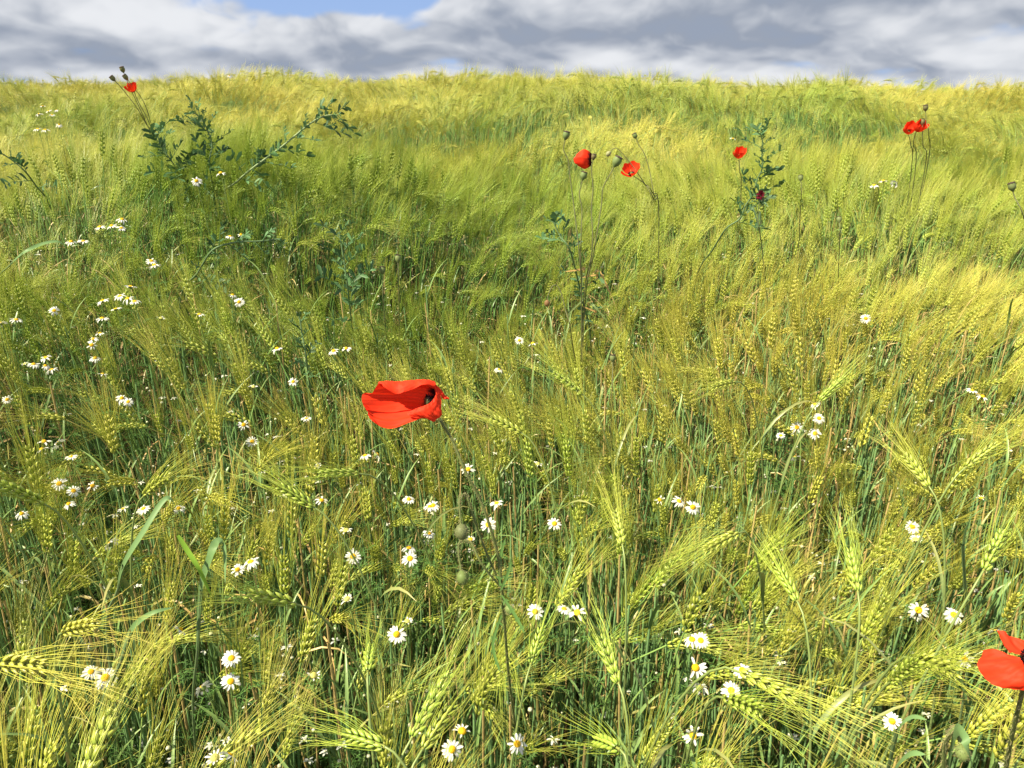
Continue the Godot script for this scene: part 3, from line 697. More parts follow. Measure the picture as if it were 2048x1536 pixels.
# tells one crop plant from its neighbours by the nearest thing that stands out
var told := {}
func which_one(what: String, at: Vector3) -> String:
	var marks := [["the large poppy", Vector3(0.13, 0, -0.95)], ["the corner barley ear", Vector3(-0.4, 0, -0.55)], ["the right-edge poppy", Vector3(0.42, 0, -0.62)], ["the down-pointing barley ear", Vector3(0.26, 0, -0.68)], ["the bent grass blade", Vector3(-0.42, 0, -0.75)], ["the combed barley ear", Vector3(-0.24, 0, -1.15)], ["the bottom-edge chamomile", Vector3(0.0, 0, -0.66)], ["the right chamomile group", Vector3(0.52, 0, -1.3)]]
	var best: Array = marks[0]
	for m in marks:
		if (m[1] - at).length_squared() < (best[1] - at).length_squared():
			best = m
	var d: Vector3 = at - best[1]
	var side := ("right of" if d.x > 0.0 else "left of") if absf(d.x) > absf(d.z) else ("behind" if d.z < 0.0 else "in front of")
	var key := what + side + (best[0] as String)
	told[key] = told.get(key, 0) + 1
	var nth := ["first", "second", "third", "fourth", "fifth", "sixth", "seventh", "eighth", "ninth", "tenth", "eleventh", "twelfth", "thirteenth", "fourteenth", "fifteenth", "sixteenth", "seventeenth", "eighteenth", "nineteenth", "twentieth", "twenty-first", "twenty-second", "twenty-third", "twenty-fourth", "twenty-fifth", "twenty-sixth", "twenty-seventh", "twenty-eighth", "twenty-ninth", "thirtieth", "thirty-first", "thirty-second", "thirty-third", "thirty-fourth", "thirty-fifth", "thirty-sixth", "thirty-seventh", "thirty-eighth", "thirty-ninth", "fortieth", "forty-first", "forty-second", "forty-third", "forty-fourth", "forty-fifth"]
	return "%s, %s of those %s %s" % [what, nth[mini(told[key], 45) - 1], side, best[0]]


func sow_barley() -> void:
	rng.seed = 11
	# variants: [lean, nod] in degrees; most ears stand up or lean, some nod right over
	var kinds := [[4, 4], [8, 8], [12, 8], [6, 18], [12, 14], [16, 22], [10, 36], [18, 30], [12, 58], [20, 50], [14, 88], [18, 16], [24, 10], [3, 10], [7, 5], [22, 66]]
	var near := []
	for k in kinds:
		near.append(barley(0.61, deg_to_rad(k[0]), deg_to_rad(k[1]), rng.randf_range(0.054, 0.082)))
	var far := []
	for k in 10:
		var clump := []
		for j in 6:
			var one := barley(0.61 * (rng.randf_range(0.88, 1.06) if j else 1.17), deg_to_rad(rng.randf_range(5, 24)), deg_to_rad(rng.randf_range(5, 60) if j else 95.0), rng.randf_range(0.062, 0.08), true)
			var shift := Transform3D(Basis(Vector3.UP, rng.randf_range(-1.1, 1.1)), Vector3(rng.randf_range(-0.075, 0.075), 0, rng.randf_range(-0.075, 0.075)))
			for piece in [one.stem, one.ear, one.awns]:
				piece.move(shift)
			clump.append(one)
		far.append(clump)
	var near_mesh := near.map(func(p): return crop_mesh([p], mat_stem[0], mat_ear[0]))
	var far_mesh := far.map(func(p): return crop_mesh(p, mat_stem[0], mat_ear[0]))
	# the single meshes of the parts of each near kind, shared by all individual plants of that kind
	var parts := near.map(func(p): return {"stem": p.stem.mesh(), "ear": p.ear.mesh(), "awns": p.awns.mesh(), "leaves": p.leaves.map(func(l): return l.mesh()), "base": p.ear_base})
	var spots := []
	var d := 0.38
	while d < 13.0:
		var step := 0.063 if d < 1.2 else (0.054 if d < 1.9 else (0.051 if d < 4.0 else 0.148))
		var half := 0.72 * d + 1.3
		var x := -half
		while x < half:
			var px := x + rng.randf_range(-0.5, 0.5) * step
			var pz := -(d + rng.randf_range(-0.5, 0.5) * step)
			x += step
			var weedy := 0.30 * well(px, -pz, -0.75, 1.0, 0.6, 0.6) + 0.12 * well(px, -pz, -0.95, 1.6, 0.6, 0.35) + 0.25 * well(px, -pz, 0.05, 0.75, 0.5, 0.25)
			if rng.randf() < weedy or in_gap(px, pz):
				continue
			spots.append([px, maxf(pz, -3.99) if d < 4.0 else minf(pz, -4.01)])
		d += step
	var eye_basis := Basis(Vector3.RIGHT, deg_to_rad(TILT))
	var placed := []
	for s in spots:
		var x: float = s[0]
		var z: float = s[1]
		var dist := sqrt(x * x + z * z)
		var is_far: bool = s[1] < -4.0
		var kind := rng.randi() % (far.size() if is_far else near.size())
		var h := crop_at(x, z) / 0.72 * (rng.randf_range(0.86, 1.10) if not is_far else rng.randf_range(0.93, 1.05))
		var turn := combed.get_noise_2d(x, z) * 5.0 + rng.randf_range(-1.0, 1.0) + 0.4
		var basis := Basis(Vector3.UP, turn) * Basis(Vector3.BACK, rng.randf_range(-0.06, 0.06))
		var xf := Transform3D(basis.scaled(Vector3.ONE * h), Vector3(x, ground_at(x, z) - 0.01, z))
		var ripe_shade := clampf(tone.get_noise_2d(x, z) * 1.1 + ripe_and_shade(x, -z) + rng.randf_range(-0.35, 0.35), -1.0, 1.0)
		var tint := Color(1.0 + 0.26 * ripe_shade, 1.0 + 0.07 * ripe_shade, 1.0 + 0.22 * ripe_shade) * rng.randf_range(0.88, 1.1) * (1.0 + 0.13 * ripe_shade)  # greener stands are also darkened, deepening the shade painted on the hollows
		var seen := INF
		if not is_far and dist < 2.2:
			var q: Vector3 = eye_basis.inverse() * (xf * (near[kind].ear_base as Vector3) - EYE)
			if q.z < -0.1 and absf(q.x / q.z) < 0.67 and absf(q.y / q.z) < 0.5:
				seen = q.length()
		placed.append([seen, xf, kind, tint, is_far, ripe_shade])
	var single := placed.filter(func(p): return p[0] < INF)
	single.sort_custom(func(a, b): return a[0] < b[0])
	var cut: float = single[mini(300 - TALL_EARS.size(), single.size()) - 1][0]
	var near_at := near.map(func(_p): return [])
	var near_tint := near.map(func(_p): return [])
	var far_at := far.map(func(_p): return [])
	var far_tint := far.map(func(_p): return [])
	placed.sort_custom(func(a, b): return a[0] < b[0])
	for p in placed:
		if p[4]:
			far_at[p[2]].append(p[1])
			far_tint[p[2]].append(p[3])
		elif p[0] > cut:
			near_at[p[2]].append(p[1])
			near_tint[p[2]].append(p[3])
		else:
			var at: Vector3 = p[1].origin
			var nod: int = kinds[p[2]][1]
			var look := "upright" if nod < 20 else ("leaning" if nod < 50 else "nodding")
			var o := thing("barley_plant", which_one("%s awned barley plant" % look, at), "barley", at, "near barley plants standing in the crop")
			o.transform = p[1]
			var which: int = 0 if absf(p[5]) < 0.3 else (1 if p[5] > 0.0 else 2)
			var pm: Dictionary = parts[p[2]]
			part("stem", pm.stem, mat_stem[which], o)
			for l in pm.leaves:
				part("leaf", l, mat_stem[which], o)
			var e := part("ear", pm.ear, mat_ear[which], o)
			part("awns", pm.awns, mat_ear[which], e)
	var crop := Node3D.new()
	crop.name = "barley_crop"
	crop.set_meta("kind", "stuff")
	crop.set_meta("label", "dense awned barley crop rolling up to the skyline")
	crop.set_meta("category", "barley")
	add_child(crop)
	# young shoots without ears between the grown stems
	for k in 5:
		var b := Buf.new()
		for j in 4:
			var foot := Vector3(rng.randf_range(-0.04, 0.04), 0, rng.randf_range(-0.04, 0.04))
			var tip := foot + Vector3(rng.randf_range(-0.035, 0.035), rng.randf_range(0.36, 0.62), rng.randf_range(-0.035, 0.035))
			var bend := foot.lerp(tip, 0.55) + Vector3(rng.randf_range(-0.015, 0.015), 0, rng.randf_range(-0.015, 0.015))
			var dry := rng.randf() < 0.16
			var col := Color(0.46, 0.35, 0.15) if dry else Color(0.18, 0.32, 0.13) * rng.randf_range(0.85, 1.2)
			var line := smooth([foot, bend, tip], 3)
			b.tube(line, ramp(line.size(), 0.0029, 0.0017), 6, fill(line.size(), col))
			for m in 1:
				b.join(leaf_buf(along(line, rng.randf_range(0.4, 1.0)), rng.randf() * TAU, rng.randf_range(0.08, 0.17), rng.randf_range(0.004, 0.0075), Color(0.44, 0.33, 0.13) if rng.randf() < 0.3 else Color(0.14, 0.25, 0.085), Color(0.20, 0.29, 0.08), rng.randf_range(1.2, 1.5), rng.randf_range(0.2, 1.2)))
		var at := []
		var tint := []
		for j in 440:
			var dd := lerpf(0.36, 2.2, pow(rng.randf(), 1.7))
			var xx := rng.randf_range(-1, 1) * (0.72 * dd + 0.7)
			if in_gap(xx, -dd):
				continue
			at.append(Transform3D(Basis(Vector3.UP, rng.randf() * TAU).scaled(Vector3.ONE * rng.randf_range(0.85, 1.1)), Vector3(xx, ground_at(xx, -dd) - 0.01, -dd)))
			tint.append(Color.WHITE * rng.randf_range(0.85, 1.12))
		var tm := b.mesh()
		tm.surface_set_material(0, mat_stem[0])
		multi("barley_shoots", crop, tm, at, tint)
	for k in near.size():
		multi("barley_stand", crop, near_mesh[k], near_at[k], near_tint[k])
	for k in far.size():
		multi("barley_stand", crop, far_mesh[k], far_at[k], far_tint[k])


# the barley plants whose ears stand out: each is placed by hand, each grain a piece of its own
func tall_barley() -> void:
	rng.seed = 23
	var gb := Buf.new()
	gb.lathe(Transform3D(), grain_shape(), 7, grain_colors())
	var gmesh := gb.mesh()
	for e in TALL_EARS:
		var base: Vector3 = e[0]
		var dir: Vector3 = e[1]
		var ln: float = e[2]
		var root := Vector3(base.x - dir.x * 0.16 + rng.randf_range(-0.03, 0.03), 0, base.z - dir.z * 0.12 - 0.05 + rng.randf_range(-0.03, 0.03))
		root.y = ground_at(root.x, root.z) - 0.01
		var o := thing("barley_plant", e[3], "barley", root, "near barley plants standing in the crop")
		var b := base - root
		var rise := maxf(b.y * 0.55, 0.1)
		var pts := []
		var c1 := Vector3(rng.randf_range(-0.02, 0.02), rise, rng.randf_range(-0.02, 0.02))
		var c2 := b - dir * 0.075 + Vector3(0, 0.02, 0)
		if dir.y < 0.1:
			c2 = b - dir * 0.05 + Vector3(0, 0.015, 0)
		for k in 15:
			pts.append(Vector3.ZERO.bezier_interpolate(c1, c2, b, k / 14.0))
		var st := Buf.new()
		st.tube(pts, ramp(15, 0.0023, 0.0012), 7, ramp(15, Color(0.16, 0.22, 0.10), Color(0.22, 0.29, 0.085)))
		part("stem", st.mesh(), mat_stem[0], o)
		for s in [0.35, 0.6]:
			var lb := leaf_buf(along(pts, s), rng.randf() * TAU, rng.randf_range(0.1, 0.18), rng.randf_range(0.005, 0.009), Color(0.14, 0.22, 0.08), Color(0.3, 0.28, 0.09), 1.1, rng.randf_range(0.8, 2.6))
			part("leaf", lb.mesh(), mat_stem[0], o)
		var ep := []
		var q := b
		var t := dir
		for k in 6:
			ep.append(q)
			q += t * ln / 5.0
			t = (t + Vector3(0, -0.045, 0)).normalized()
		var across := dir.cross(Vector3(0.1, 0.3, 1.0)).normalized()
		var lay := ear_layout(ep, across, rng.randf_range(0.2, 0.9), 11, 0.92, rng.randf_range(0.075, 0.11), rng.randf_range(0.55, 0.95))
		var which := 1 if base.x < -0.4 and base.z > -0.78 else (2 if rng.randf() < 0.65 else 0)
		var rb := Buf.new()
		rb.tube(ep, ramp(6, 0.0016, 0.0008), 5, fill(6, Color(0.30, 0.33, 0.08)))
		var ear := part("ear", rb.mesh(), mat_ear[0], o)
		for g in lay.grains:
			var go := part("grain", gmesh, mat_ear[which], ear)
			go.transform = g
		part("awns", awn_buf(lay.awns, 0.00029, 0.9, 4).mesh(), mat_ear[which], ear)


# ------------------------------------------------------------------ chamomile
func feather(b: Buf, at: Vector3, dir: Vector3, length: float, col: Color, pairs := 6) -> void:
	var d := dir.normalized()
	var s := d.cross(Vector3(0.2, 1, 0.1)).normalized()
	var u := s.cross(d)
	var tip := at + d * length + Vector3(0, -length * 0.25, 0)
	var mid := at + d * length * 0.5
	b.tube([at, mid, tip], [0.0006, 0.0005, 0.0003], 3, fill(3, col))
	for k in pairs:
		var f := (k + 0.8) / (pairs + 0.6)
		var p := at.lerp(mid, f * 2.0) if f < 0.5 else mid.lerp(tip, f * 2.0 - 1.0)
		for j in [-1, 1]:
			var w := length * 0.38 * (1.0 - 0.5 * f) * rng.randf_range(0.3, 0.9)
			var e = p + (s * j + d * 0.7 + u * rng.randf_range(-0.5, 0.6)).normalized() * w
			b.tube([p, e], [0.00045, 0.00025], 3, [col, col * 1.25])
			var h := p.lerp(e, 0.55)
			b.tube([h, h + (d + s * j * 0.3 + u * rng.randf_range(-0.6, 0.6)).normalized() * w * 0.5], [0.0004, 0.0002], 3, [col, col * 1.3])


func ray_petal(length: float, width: float, droop: float, curl: float) -> ArrayMesh:
	var rows := []
	var cols := []
	for i in 6:
		var s := i / 5.0
		var w := width * (0.45 + 1.5 * s - 1.45 * s * s) * (0.55 if i == 5 else 1.0)
		var row := []
		for j in 4:
			var c := j / 1.5 - 1.0
			var notch := 0.06 * length * absf(c) if i == 5 else 0.0
			row.append(Vector3(length * s - notch, -droop * length * s * s + curl * w * c * c, c * w * 0.5))
		rows.append(row)
		cols.append(fill(4, Color(0.70, 0.71, 0.68) if i else Color(0.74, 0.76, 0.60)))
	var b := Buf.new()
	b.sheet(rows, cols)
	return b.mesh()


func grow_chamomiles() -> void:
	rng.seed = 37
	var petals := []
	for k in 6:
		petals.append(ray_petal(1.0, 0.40 + 0.04 * (k % 3), [0.10, 0.28, 0.5, 0.02, 0.8, 0.2][k], 0.25))
	var discs := []
	for k in 6:
		var b := Buf.new()
		var up: float = [0.55, 0.75, 1.05][k % 3]
		var yellow := Color(0.70, 0.42, 0.015) if k < 3 else Color(0.52, 0.50, 0.14)
		b.lathe(Transform3D(), [[-0.25, 0.35], [0.0, 0.95], [0.25 * up, 1.0], [0.6 * up, 0.82], [0.85 * up, 0.45], [0.92 * up, 0.02]], 12, [Color(0.2, 0.28, 0.08), Color(0.5, 0.42, 0.04), yellow * 0.9, yellow, yellow, yellow * 0.95])
		# florets stand proud of the cone
		for m in 46:
			var f := sqrt((m + 0.5) / 46.0)
			var a := m * 2.39996
			var h := up * (0.92 - 0.75 * f * f * f)
			b.lathe(Transform3D(Basis().scaled(Vector3(0.1, 0.12, 0.1)), Vector3(cos(a) * f * 0.93, h - 0.03, sin(a) * f * 0.93)), [[0, 1.0], [0.8, 0.8], [1.0, 0.05]], 4, fill(3, yellow * rng.randf_range(0.8, 1.15)))
		discs.append(b.mesh())
	var cup := Buf.new()
	cup.lathe(Transform3D(), [[-1.0, 0.12], [-0.75, 0.6], [-0.3, 0.98], [0.0, 1.0]], 9, fill(4, Color(0.17, 0.24, 0.07)))
	var cup_mesh := cup.mesh()
	for e in CHAMOMILES:
		var head: Vector3 = e[0]
		var r: float = e[1]
		var kind: String = e[2]
		var root := Vector3(head.x + rng.randf_range(-0.06, 0.06), 0, head.z + rng.randf_range(-0.10, 0.02))
		root.y = ground_at(root.x, root.z) - 0.01
		var o := thing("chamomile", e[3], "chamomile", root, "chamomiles growing among the barley")
		var to_eye := (EYE - head).normalized()
		var axis := Vector3(rng.randf_range(-0.3, 0.3), 1.0, rng.randf_range(-0.1, 0.35)).normalized()
		if kind == "f":
			axis = (axis * 0.7 + to_eye * 0.9).normalized()
		elif kind == "s":
			axis = (axis + Vector3(rng.randf_range(-0.5, 0.5), 0, -0.4)).normalized()
		elif kind == "b":
			axis = (axis * 0.5 - to_eye * 0.5 + Vector3(rng.randf_range(-0.6, 0.6), 0, 0)).normalized()
		var h := head - root
		var c2 := h - axis * 0.07
		var pts := []
		for k in 11:
			pts.append(Vector3.ZERO.bezier_interpolate(Vector3(0, h.y * 0.4, 0), c2, h, k / 10.0))
		var st := Buf.new()
		st.tube(pts, ramp(11, 0.0016, 0.0009), 5, ramp(11, Color(0.13, 0.19, 0.05), Color(0.19, 0.26, 0.075)))
		part("stem", st.mesh(), mat_green, o)
		var near := -head.z < 1.6
		var fb := Buf.new()
		for k in 9 if near else 4:
			var a := rng.randf() * TAU
			feather(fb, along(pts, rng.randf_range(0.35, 0.9)), Vector3(cos(a), rng.randf_range(0.1, 0.8), sin(a)), rng.randf_range(0.03, 0.055), Color(0.09, 0.19, 0.045) * rng.randf_range(0.8, 1.3), 6)
		part("feathery_leaves", fb.mesh(), mat_green, o)
		var f := Node3D.new()
		f.name = "flower_head"
		o.add_child(f)
		var x := axis.cross(Vector3(0.3, 0.1, 1)).normalized()
		f.transform = Transform3D(Basis(x, axis, x.cross(axis)).orthonormalized(), h)
		var bud := kind == "p"
		var dr := r * (0.36 if not bud else 0.5)
		var c := part("calyx", cup_mesh, mat_green, f)
		c.scale = Vector3.ONE * dr
		var dk := part("disc", discs[rng.randi() % 3 + (0 if not bud or rng.randf() < 0.15 else 3)], mat_disc, f)
		dk.scale = Vector3.ONE * dr
		var count := rng.randi_range(12, 17) if not bud else rng.randi_range(10, 13)
		var sweep: int = [0, 1, 1, 2, 5, 3][rng.randi() % 6] if kind != "u" else [1, 1, 2, 5, 4][rng.randi() % 5]
		var shed := 0.06 if rng.randf() < 0.75 else 0.4
		for k in count:
			if rng.randf() < shed:
				continue
			var p := part("petal", petals[sweep if rng.randf() < 0.7 else rng.randi() % 6], mat_ray, f)
			var a := TAU * (k + rng.randf_range(-0.25, 0.25)) / count
			var ln := (r - dr * 0.7) * rng.randf_range(0.85, 1.1)
			var tilt := rng.randf_range(-0.2, 0.15) if not bud else rng.randf_range(0.3, 0.9)
			p.transform = Transform3D(Basis(Vector3.UP, -a) * Basis(Vector3.BACK, tilt) * Basis(Vector3.RIGHT, rng.randf_range(-0.25, 0.25)) * Basis().scaled(Vector3(ln, ln, ln)), Vector3(cos(a), 0.05, sin(a)) * dr * 0.8)


# feathery mayweed leaves, small weeds and fallen straw that cover the soil between the stems
func sow_undergrowth() -> void:
	rng.seed = 41
	var kinds := []
	for k in 5:
		var b := Buf.new()
		var hgt := rng.randf_range(0.28, 0.46)
		var pts := [Vector3.ZERO, Vector3(rng.randf_range(-0.03, 0.03), hgt * 0.5, rng.randf_range(-0.03, 0.03)), Vector3(rng.randf_range(-0.06, 0.06), hgt, rng.randf_range(-0.06, 0.06))]
		b.tube(pts, [0.0015, 0.0012, 0.0007], 4, fill(3, Color(0.12, 0.18, 0.05)))
		for j in 20:
			var a := rng.randf() * TAU
			feather(b, along(pts, rng.randf_range(0.2, 1.0)), Vector3(cos(a), rng.randf_range(0.0, 0.9), sin(a)), rng.randf_range(0.035, 0.07), Color(0.075, 0.18, 0.04) * rng.randf_range(0.75, 1.35), 6)
		for j in 3:
			var e: Vector3 = along(pts, 0.9) + Vector3(rng.randf_range(-0.05, 0.05), rng.randf_range(0.0, 0.09), rng.randf_range(-0.05, 0.05))
			b.tube([along(pts, 0.75), e], [0.0007, 0.0005], 3, fill(2, Color(0.16, 0.22, 0.07)))
			b.lathe(Transform3D(Basis().scaled(Vector3.ONE * rng.randf_range(0.0022, 0.0036)), e), [[-1, 0.3], [-0.2, 1.0], [0.6, 0.75], [0.9, 0.05]], 7, [Color(0.2, 0.28, 0.08), Color(0.45, 0.5, 0.25), Color(0.74, 0.75, 0.62), Color(0.7, 0.66, 0.35)])
			for q in 5 if j == 0 else 0:
				var a := q * 1.25 + rng.randf()
				b.blade([e, e + Vector3(cos(a) * 0.004, 0.001, sin(a) * 0.004), e + Vector3(cos(a) * 0.008, 0.0, sin(a) * 0.008)], [0.0015, 0.0035, 0.0015], Vector3(-sin(a), 0, cos(a)), 0.2, fill(3, Color(0.76, 0.77, 0.72)))
		kinds.append(b.mesh())
	for k in 3:
		var b := Buf.new()
		for j in 9:
			var a := rng.randf() * TAU
			b.join(leaf_buf(Vector3(rng.randf_range(-0.02, 0.02), rng.randf_range(0.0, 0.25), rng.randf_range(-0.02, 0.02)), a, rng.randf_range(0.05, 0.12), rng.randf_range(0.008, 0.018), Color(0.09, 0.20, 0.045) * rng.randf_range(0.7, 1.3), Color(0.14, 0.25, 0.05), rng.randf_range(0.5, 1.2), rng.randf_range(0.5, 1.8)))
		kinds.append(b.mesh())
	for k in 3:
		var b := Buf.new()
		for j in 8:
			var a := rng.randf() * TAU
			b.join(leaf_buf(Vector3(rng.randf_range(-0.04, 0.04), rng.randf_range(0.0, 0.3), rng.randf_range(-0.04, 0.04)), a, rng.randf_range(0.08, 0.2), rng.randf_range(0.003, 0.007), Color(0.42, 0.31, 0.14) * rng.randf_range(0.7, 1.3), Color(0.5, 0.36, 0.16), rng.randf_range(0.2, 1.3), rng.randf_range(0.2, 1.6)))
		kinds.append(b.mesh())
	var at := kinds.map(func(_k): return [])
	var tint := kinds.map(func(_k): return [])
	for k in 2600:
		var d := lerpf(0.35, 3.4, pow(rng.randf(), 0.8))
		var x := rng.randf_range(-1, 1) * (0.72 * d + 0.7)
		var weedy := 0.35 + 0.5 * well(x, d, -0.7, 1.1, 0.8, 0.7) + 0.4 * well(x, d, 0.0, 0.8, 0.7, 0.35)
		var which := rng.randi() % 5 if rng.randf() < weedy else (5 + rng.randi() % 3 if rng.randf() < 0.4 else 8 + rng.randi() % 3)
		if d > 2.0 and which < 5 and rng.randf() < 0.5:
			continue
		at[which].append(Transform3D(Basis(Vector3.UP, rng.randf() * TAU).scaled(Vector3.ONE * rng.randf_range(0.8, 1.25)), Vector3(x, ground_at(x, -d) - 0.005, -d)))
		tint[which].append(Color.WHITE * rng.randf_range(0.8, 1.15))
	var o := Node3D.new()
	o.name = "undergrowth"
	o.set_meta("kind", "stuff")
	o.set_meta("label", "feathery green weeds and dry straw under the barley")
	o.set_meta("category", "undergrowth")
	add_child(o)
	for k in kinds.size():
		var m: ArrayMesh = kinds[k]
		m.surface_set_material(0, mat_leaf)
		multi("weed_tuft", o, m, at[k], tint[k])


# ------------------------------------------------------------------ poppies
func petal_patch(ctrl: Array, o: Vector3, blotch: float, seed_: float) -> ArrayMesh:
	var fine := []
	for row in ctrl:
		fine.append(smooth(row, 7))
	var w: int = fine[0].size()
	var cols_of := []
	for j in w:
		var line := []
		for row in fine:
			line.append(row[j])
		cols_of.append(smooth(line, 7))
	var m: int = cols_of[0].size()
	var rows := []
	var cols := []
	for i in m:
		var row := []
		var cr := []
		var s := float(i) / (m - 1)
		for j in w:
			var u := float(j) / (w - 1)
			var p: Vector3 = cols_of[j][i] - o
			var a: Vector3 = cols_of[j][mini(i + 1, m - 1)] - cols_of[j][maxi(i - 1, 0)]
			var b: Vector3 = cols_of[mini(j + 1, w - 1)][i] - cols_of[maxi(j - 1, 0)][i]
			var n := a.cross(b).normalized()
			p += n * (0.00030 * sin(u * 61.0 + seed_ + 3.0 * sin(s * 5.0)) + 0.0011 * s * sin(u * 17.0 + seed_ * 2.0 + 2.0 * s) + 0.0013 * crease.get_noise_3d(u * 3.0 + seed_ * 7.0, s * 2.0, seed_))
			row.append(p)
			var g := 1.0 + 0.10 * sin(u * 47.0 + seed_) + 0.05 * sin(u * 113.0)
			var c := Color(0.80, 0.044, 0.014) * g
			if s < blotch:
				c = c.lerp(Color(0.02, 0.002, 0.004), smoothstep(blotch, blotch * 0.55, s + 0.03 * sin(u * 23.0)))
			cr.append(c)
		rows.append(row)
		cols.append(cr)
	var buf := Buf.new()
	buf.sheet(rows, cols)
	return buf.mesh()


# a round petal of an opened flower: axis +y, unit radius, pointing towards +x
func open_petal(spread: float, cup: float, seed_: float) -> ArrayMesh:
	var rows := []
	var cols := []
	for i in 10:
		var s := i / 9.0
		var row := []
		var cr := []
		for j in 15:
			var u := j / 7.0 - 1.0
			var a := u * spread * (0.65 + 0.35 * s)
			var rim := 1.0 - 0.16 * pow(absf(u), 3.0) + 0.03 * sin(u * 9.0 + seed_)
			var e := cup * (0.45 + 0.75 * s)
			var r := s * rim
			var up := r * sin(e) + 0.07 * s * s * sin(u * 5.0 + seed_) + 0.025 * s * sin(u * 19.0 + seed_ * 3.0)
			row.append(Vector3(cos(a) * r * cos(e) + 0.06 * cos(a), up, sin(a) * (r * cos(e) + 0.06)))
			var c := Color(0.80, 0.044, 0.014) * (1.0 + 0.1 * sin(u * 31.0 + seed_))
			if s < 0.34:
				c = c.lerp(Color(0.02, 0.002, 0.004), smoothstep(0.34, 0.2, s + 0.02 * sin(u * 13.0)))
			cr.append(c)
		rows.append(row)
		cols.append(cr)
	var b := Buf.new()
	b.sheet(rows, cols)
	return b.mesh()


func stamens_buf(xf: Transform3D, r: float, count: int) -> Buf:
	var b := Buf.new()
	var dark := Color(0.012, 0.006, 0.010)
	for k in count:
		var a := rng.randf() * TAU
		var o := xf * Vector3(cos(a) * r * 0.35, 0, sin(a) * r * 0.35)
		var e := xf * Vector3(cos(a) * r * rng.randf_range(0.6, 1.1), r * rng.randf_range(0.5, 1.0), sin(a) * r * rng.randf_range(0.6, 1.1))
		b.tube([o, e], [0.0002, 0.0002], 3, [dark, dark])
		b.lathe(Transform3D(Basis().scaled(Vector3.ONE * 0.0008), e), [[-1, 0.1], [0, 1], [1, 0.1]], 4, fill(3, dark))
	return b


func frame(at: Vector3, axis: Vector3, size: float) -> Transform3D:
	var y := axis.normalized()
	var x := y.cross(Vector3(0.25, 0.15, 1.0)).normalized()
	return Transform3D(Basis(x, y, x.cross(y)).orthonormalized().scaled(Vector3.ONE * size), at)


func open_flower(parent: Node, at: Vector3, axis: Vector3, radius: float, cup: float, petals := 4) -> void:
	var f := Node3D.new()
	f.name = "flower"
	parent.add_child(f, true)
	f.transform = frame(at, axis, 1.0)
	for k in petals:
		var p := part("petal", open_petal(0.95, cup * (1.0 if k % 2 else 0.82), k * 1.7 + at.x * 9.0), mat_petal, f)
		p.transform = Transform3D(Basis(Vector3.UP, k * TAU / 4.0 + 0.3).scaled(Vector3.ONE * radius * (1.0 if k % 2 else 1.06)), Vector3.ZERO)
	part("stamens", stamens_buf(Transform3D(), radius * 0.24, 26).mesh(), mat_dark, f)
	var b := Buf.new()
	b.lathe(Transform3D(Basis().scaled(Vector3.ONE * radius * 0.12), Vector3.ZERO), [[-0.3, 0.2], [0.4, 0.8], [1.4, 1.0], [1.7, 0.9], [1.8, 0.05]], 8, fill(5, Color(0.09, 0.13, 0.04)))
	part("ovary", b.mesh(), mat_green, f)


func seed_pod(parent: Node, at: Vector3, axis: Vector3, size: float, brown := 0.0) -> void:
	var xf := frame(at, axis, size)
	var green := Color(0.15, 0.21, 0.075).lerp(Color(0.16, 0.11, 0.06), brown)
	var b := Buf.new()
	b.lathe(xf, [[-0.05, 0.09], [0.06, 0.17], [0.25, 0.34], [0.5, 0.43], [0.75, 0.43], [0.95, 0.36]], 14, [green * 0.9, green, green, green * 1.1, green * 1.05, green], 7, 0.03)
	var pod := part("seed_pod", b.mesh(), mat_green, parent)
	var c := Buf.new()
	var dark := Color(0.055, 0.035, 0.028)
	c.lathe(xf, [[0.92, 0.36], [0.95, 0.42], [1.0, 0.42], [1.06, 0.26], [1.09, 0.02]], 18, [dark, dark * 1.6, dark * 1.3, dark, dark], 9, 0.07)
	part("pod_cap", c.mesh(), mat_green, pod)


func hairs(pts: Array, per: int, length: float, r: float) -> Buf:
	var b := Buf.new()
	for k in pts.size() - 1:
		for j in per:
			var p: Vector3 = pts[k].lerp(pts[k + 1], rng.randf())
			var d := Vector3(rng.randf_range(-1, 1), rng.randf_range(-1, 1), rng.randf_range(-1, 1)).normalized()
			b.tube([p + d * r, p + d * (r + length * rng.randf_range(0.6, 1.2))], [0.00012, 0.00006], 3, [Color(0.34, 0.33, 0.16), Color(0.4, 0.36, 0.2)])
	return b


func hairy_bud(parent: Node, at: Vector3, axis: Vector3, length: float, col: Color) -> void:
	var xf := frame(at, axis, length)
	var b := Buf.new()
	b.lathe(xf, [[-0.02, 0.08], [0.06, 0.20], [0.25, 0.36], [0.5, 0.42], [0.75, 0.35], [0.93, 0.18], [1.0, 0.03]], 12, ramp(7, col, col * 1.1), 2, 0.05)
	var bud := part("bud", b.mesh(), mat_green, parent)
	var hb := Buf.new()
	for k in 150:
		var s := rng.randf_range(0.05, 0.97)
		var a := rng.randf() * TAU
		var r := 0.42 * sin(PI * pow(s, 0.85))
		var p := xf * Vector3(cos(a) * r, s, sin(a) * r)
		var d := (xf.basis * Vector3(cos(a), (s - 0.4) * 0.8, sin(a))).normalized()
		hb.tube([p, p + d * 0.0022], [0.00013, 0.00006], 3, fill(2, Color(0.32, 0.32, 0.16)))
	part("hairs", hb.mesh(), mat_green, bud)


